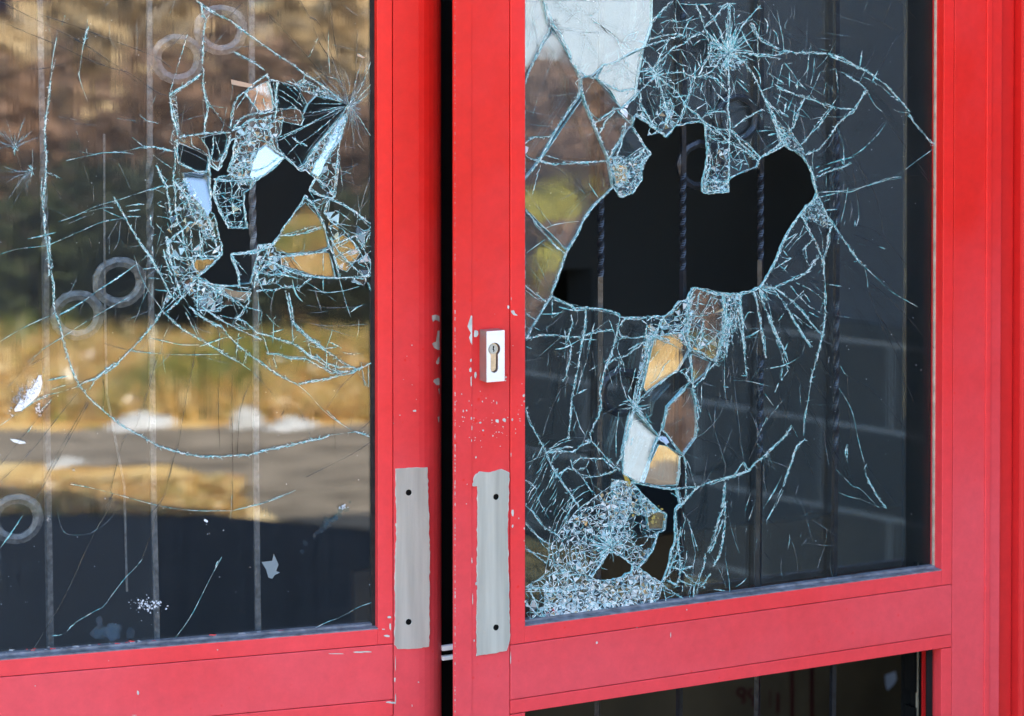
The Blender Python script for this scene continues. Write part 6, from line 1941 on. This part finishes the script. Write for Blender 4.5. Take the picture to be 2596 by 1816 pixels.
# bare brown thicket and pale trunks further off
tb = tree('bare_tree', 'tall brown leafed tree standing in the thicket across the road', LD.mirror(150, 20), 5, L_brown, bark, 5, 1.6, .16, 800, .10, 'brown trees beyond the meadow', .1)
for i in range(22):
    px = rng.uniform(-400, 1700); D = rng.uniform(24, 40)
    dup(tb, LD.mirror(px, D), rng.random() * 6, rng.uniform(.6, 1.3))
bb = tree('brown_bush', 'low brown bush of the autumn thicket across the road', LD.mirror(150, 14), 1.0, L_brown, bark, 25, .8, .05, 1600, .03, 'brown bushes behind the evergreens', .05)
for i in range(40):
    px = rng.uniform(-500, 1700); D = rng.uniform(13, 22)
    dup(bb, LD.mirror(px, D), rng.random() * 6, rng.uniform(.6, 1.15) * D / 16 * (.5 if 170 < px < 430 or 740 < px < 980 else 1))
tp = tree('pale_tree', 'pale sunlit tree with tan leaves beyond the meadow', LD.mirror(290, 16), 2.6, L_tan, birch, 9, .7, .10, 700, .07, 'pale trees beyond the meadow', .1)
for px, D, s in [(330, 16.5, .8), (250, 16.2, .72), (380, 17.5, .7), (820, 17, .62), (880, 18, .7), (935, 16, .7), (440, 19, .5), (100, 15, .5), (680, 19, .55), (20, 17, .5)]:
    dup(tp, LD.mirror(px, D), rng.random() * 6, s)
# old board fences and a dark shed, just under the eye line of the left pane
def fence(px0, px1, D, h, m, lab, seed):
    a, b = LD.mirror(px0, D), LD.mirror(px1, D); L = (b - a).length; d = (b - a).normalized(); g_ = random.Random(seed)
    fp = HP(a, d, Vector((-d.y, d.x, 0))); t = thing('board_fence', lab, 'fence', a)
    mb = MB(); u = 0
    while u < L:
        w_ = g_.uniform(.08, .14); hh = h * g_.uniform(.9, 1.04); mb.pbox(fp, u, u + w_ - .012, g_.uniform(0, .08), hh, -.02, .0); u += w_
    mb.build('boards', m, t); mb = MB(); mb.pbox(fp, 0, L, .25, .33, -.07, -.021); mb.build('rail', m, t); mb = MB(); mb.pbox(fp, 0, L, h * .75, h * .75 + .08, -.07, -.021); mb.build('rail', m, t)
class HP(Plane):
    def __init__(s, o, u, n): s.o = o; s.u = u; s.n = n
plank = stu('sun_bleached_planks', (.78, .58, .36), .85, .35, 9)
fence(195, 400, 19, 1.38, plank, 'sun bleached tan board fence mirrored at the top left of the left pane', 1)
fence(770, 960, 21, 1.22, plank, 'tan board fence mirrored at the top right of the left pane', 2)
sc_ = LD.mirror(90, 22); sh_ = thing('shed', 'small dark shed left of the tan board fence', 'shed', sc_); sp_ = HP(sc_, (LD.mirror(300, 22) - sc_).normalized(), Vector((.3, .95, 0)).normalized())
mb = MB(); mb.pbox(sp_, -.20, .20, .95, 2.2, -1.2, 0); mb.pbox(sp_, -.16, .16, 0, .95, -1.15, -.02); mb.build('wall', stu('tarred_boards', (.035, .022, .035)), sh_)
mb = MB(); mb.pbox(sp_, -.3, .3, 2.2, 2.28, -1.3, .12); mb.build('roof', asph, sh_)
# rough autumn grass as one mass
gb_ = MB(); gg = random.Random(99)
for i in range(15000):
    near = i % 5 == 0; D = gg.uniform(6.6, 7.1) if near else gg.uniform(8.1, 9.75)
    px = gg.uniform(-200, 620) if near else gg.uniform(-200, 1250); p = LD.mirror(px, D); k = math.sin(p.x * 3.1 + 1.3 * math.sin(p.y * 2.3)) + math.sin(p.y * 4.7 + p.x) * .7 + gg.gauss(0, .5)
    h = gg.uniform(.03, .09) * (1.3 + .5 * k) if k > -1 else .02; h *= .3 if near else 1; a = gg.random() * 6.28; w_ = gg.uniform(.006, .016); dx, dy = math.cos(a) * w_, math.sin(a) * w_; lx, ly = gg.gauss(0, .03), gg.gauss(0, .03)
    c = gg.choice([(.10, .12, .02), (.22, .22, .04)]) if k > 1.25 else gg.choice([(.56, .34, .10), (.62, .46, .20), (.46, .24, .07), (.30, .22, .05)])
    gb_.face([(p.x - dx, p.y - dy, 0), (p.x + dx, p.y + dy, 0), (p.x + lx, p.y + ly, h)], 0, (*c, 1))
setp(gb_.build('grass', M['grassblade'], tint=True, fixn=False), kind='stuff')
# what the left part of the right pane mirrors

ty = tree('yellow_bush', 'yellow green bush mirrored low in the right pane', RD.mirror(1380, 11), 1.0, L_yel, bark, 15, .8, .06, 1200, .03, 'yellow bushes near the side wing', .05); ty.scale = (.3, .3, .3)
RDt = Plane(1152, 2.600, R(26.85 - YAW_U)); RDt.o = RD.o
for px, D, s in [(1360, 14, .36), (1420, 13.5, .33), (1470, 13.8, .34), (1250, 14, .34), (1340, 9.6, .2), (1400, 9.4, .18)]:
    dup(ty, RDt.mirror(px, D), rng.random() * 6, s)
for px, D, s in [(1300, 16, .85), (1345, 18, .95), (1390, 16, .85), (1440, 17, .9), (1490, 16, .8), (1540, 18, .95), (1590, 16, .85), (1650, 17, .9), (1250, 16, .9), (1420, 19, .9), (1500, 20, 1.), (1360, 14, .62), (1460, 14, .6), (1560, 14, .62), (1700, 17, .9), (1200, 17, .9)]:
    dup(bb, RDt.mirror(px, D), rng.random() * 6, s)
for px, D, s in [(1330, 11.4, .26), (1380, 11.6, .3), (1430, 11.8, .28), (1480, 11.4, .26)]: dup(bb, RDt.mirror(px, D), rng.random() * 6, s)
# white house beyond
hc = RDt.mirror(1480, 34); hs = setp(thing('white_house', 'white rendered house standing far off behind the brown trees', 'house', hc), kind=None)
dh = (RDt.mirror(1800, 34) - RDt.mirror(1200, 34)).normalized(); dn = Vector((-dh.y, dh.x, 0))
class HP(Plane):
    def __init__(s, o, u, n): s.o = o; s.u = u; s.n = n
dn = Vector((.10, .995, 0)); dh = Vector((.995, -.10, 0))
hp = HP(hc, dh, dn)
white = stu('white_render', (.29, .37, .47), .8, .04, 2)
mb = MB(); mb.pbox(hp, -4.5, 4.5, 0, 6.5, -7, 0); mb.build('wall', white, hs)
mb = MB()
mb.v += [tuple(hp.w(u, z, d)) for u, z, d in ((-4.9, 6.4, .4), (4.9, 6.4, .4), (4.9, 6.4, -7.4), (-4.9, 6.4, -7.4), (-4.9, 9, -3.5), (4.9, 9, -3.5))]
for f in ((0, 1, 5, 4), (2, 3, 4, 5), (0, 4, 3), (1, 2, 5), (0, 3, 2, 1)): mb.f.append(f); mb.m.append(0); mb.c.append(None)
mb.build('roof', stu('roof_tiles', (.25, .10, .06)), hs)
# snow-white rubble heaps on the grass
rub = stu('white_rubble', (.46, .45, .44), .9, .35, 14)
def heap(px, py, wpx, hpx, i, lab):
    D = 1.45 * F / py; c = LD.mirror(px, D); r = wpx / F * D / 2; h = hpx / F * D
    mb = MB(); g_ = random.Random(i); nr, ns = 6, 16; rows = []
    for a in range(nr):
        t = a / (nr - 1); rr = r * (1 - t ** 1.5) + .001
        rows.append([(c.x + rr * math.cos(6.283 * b / ns) * g_.uniform(.8, 1.15), c.y + .5 * rr * math.sin(6.283 * b / ns) * g_.uniform(.8, 1.1), h * t * g_.uniform(.85, 1.1)) for b in range(ns)])
    for a in range(nr - 1):
        for b in range(ns): mb.face([rows[a][b], rows[a][(b + 1) % ns], rows[a + 1][(b + 1) % ns], rows[a + 1][b]])
    mb.face(rows[-1]); setp(mb.build('rubble_heap', rub, origin=c), lab, 'rubble', 'white rubble heaps on the grass')
heap(622, 1090, 110, 62, 1, 'tallest white rubble heap, mirrored near the middle of the left pane'); heap(735, 1092, 160, 34, 2, 'low white rubble heap right of the tallest one')
heap(350, 1088, 210, 40, 3, 'long white rubble heap mirrored in the lower left pane'); heap(165, 1184, 112, 22, 4, 'small white rubble heap on the grey path')
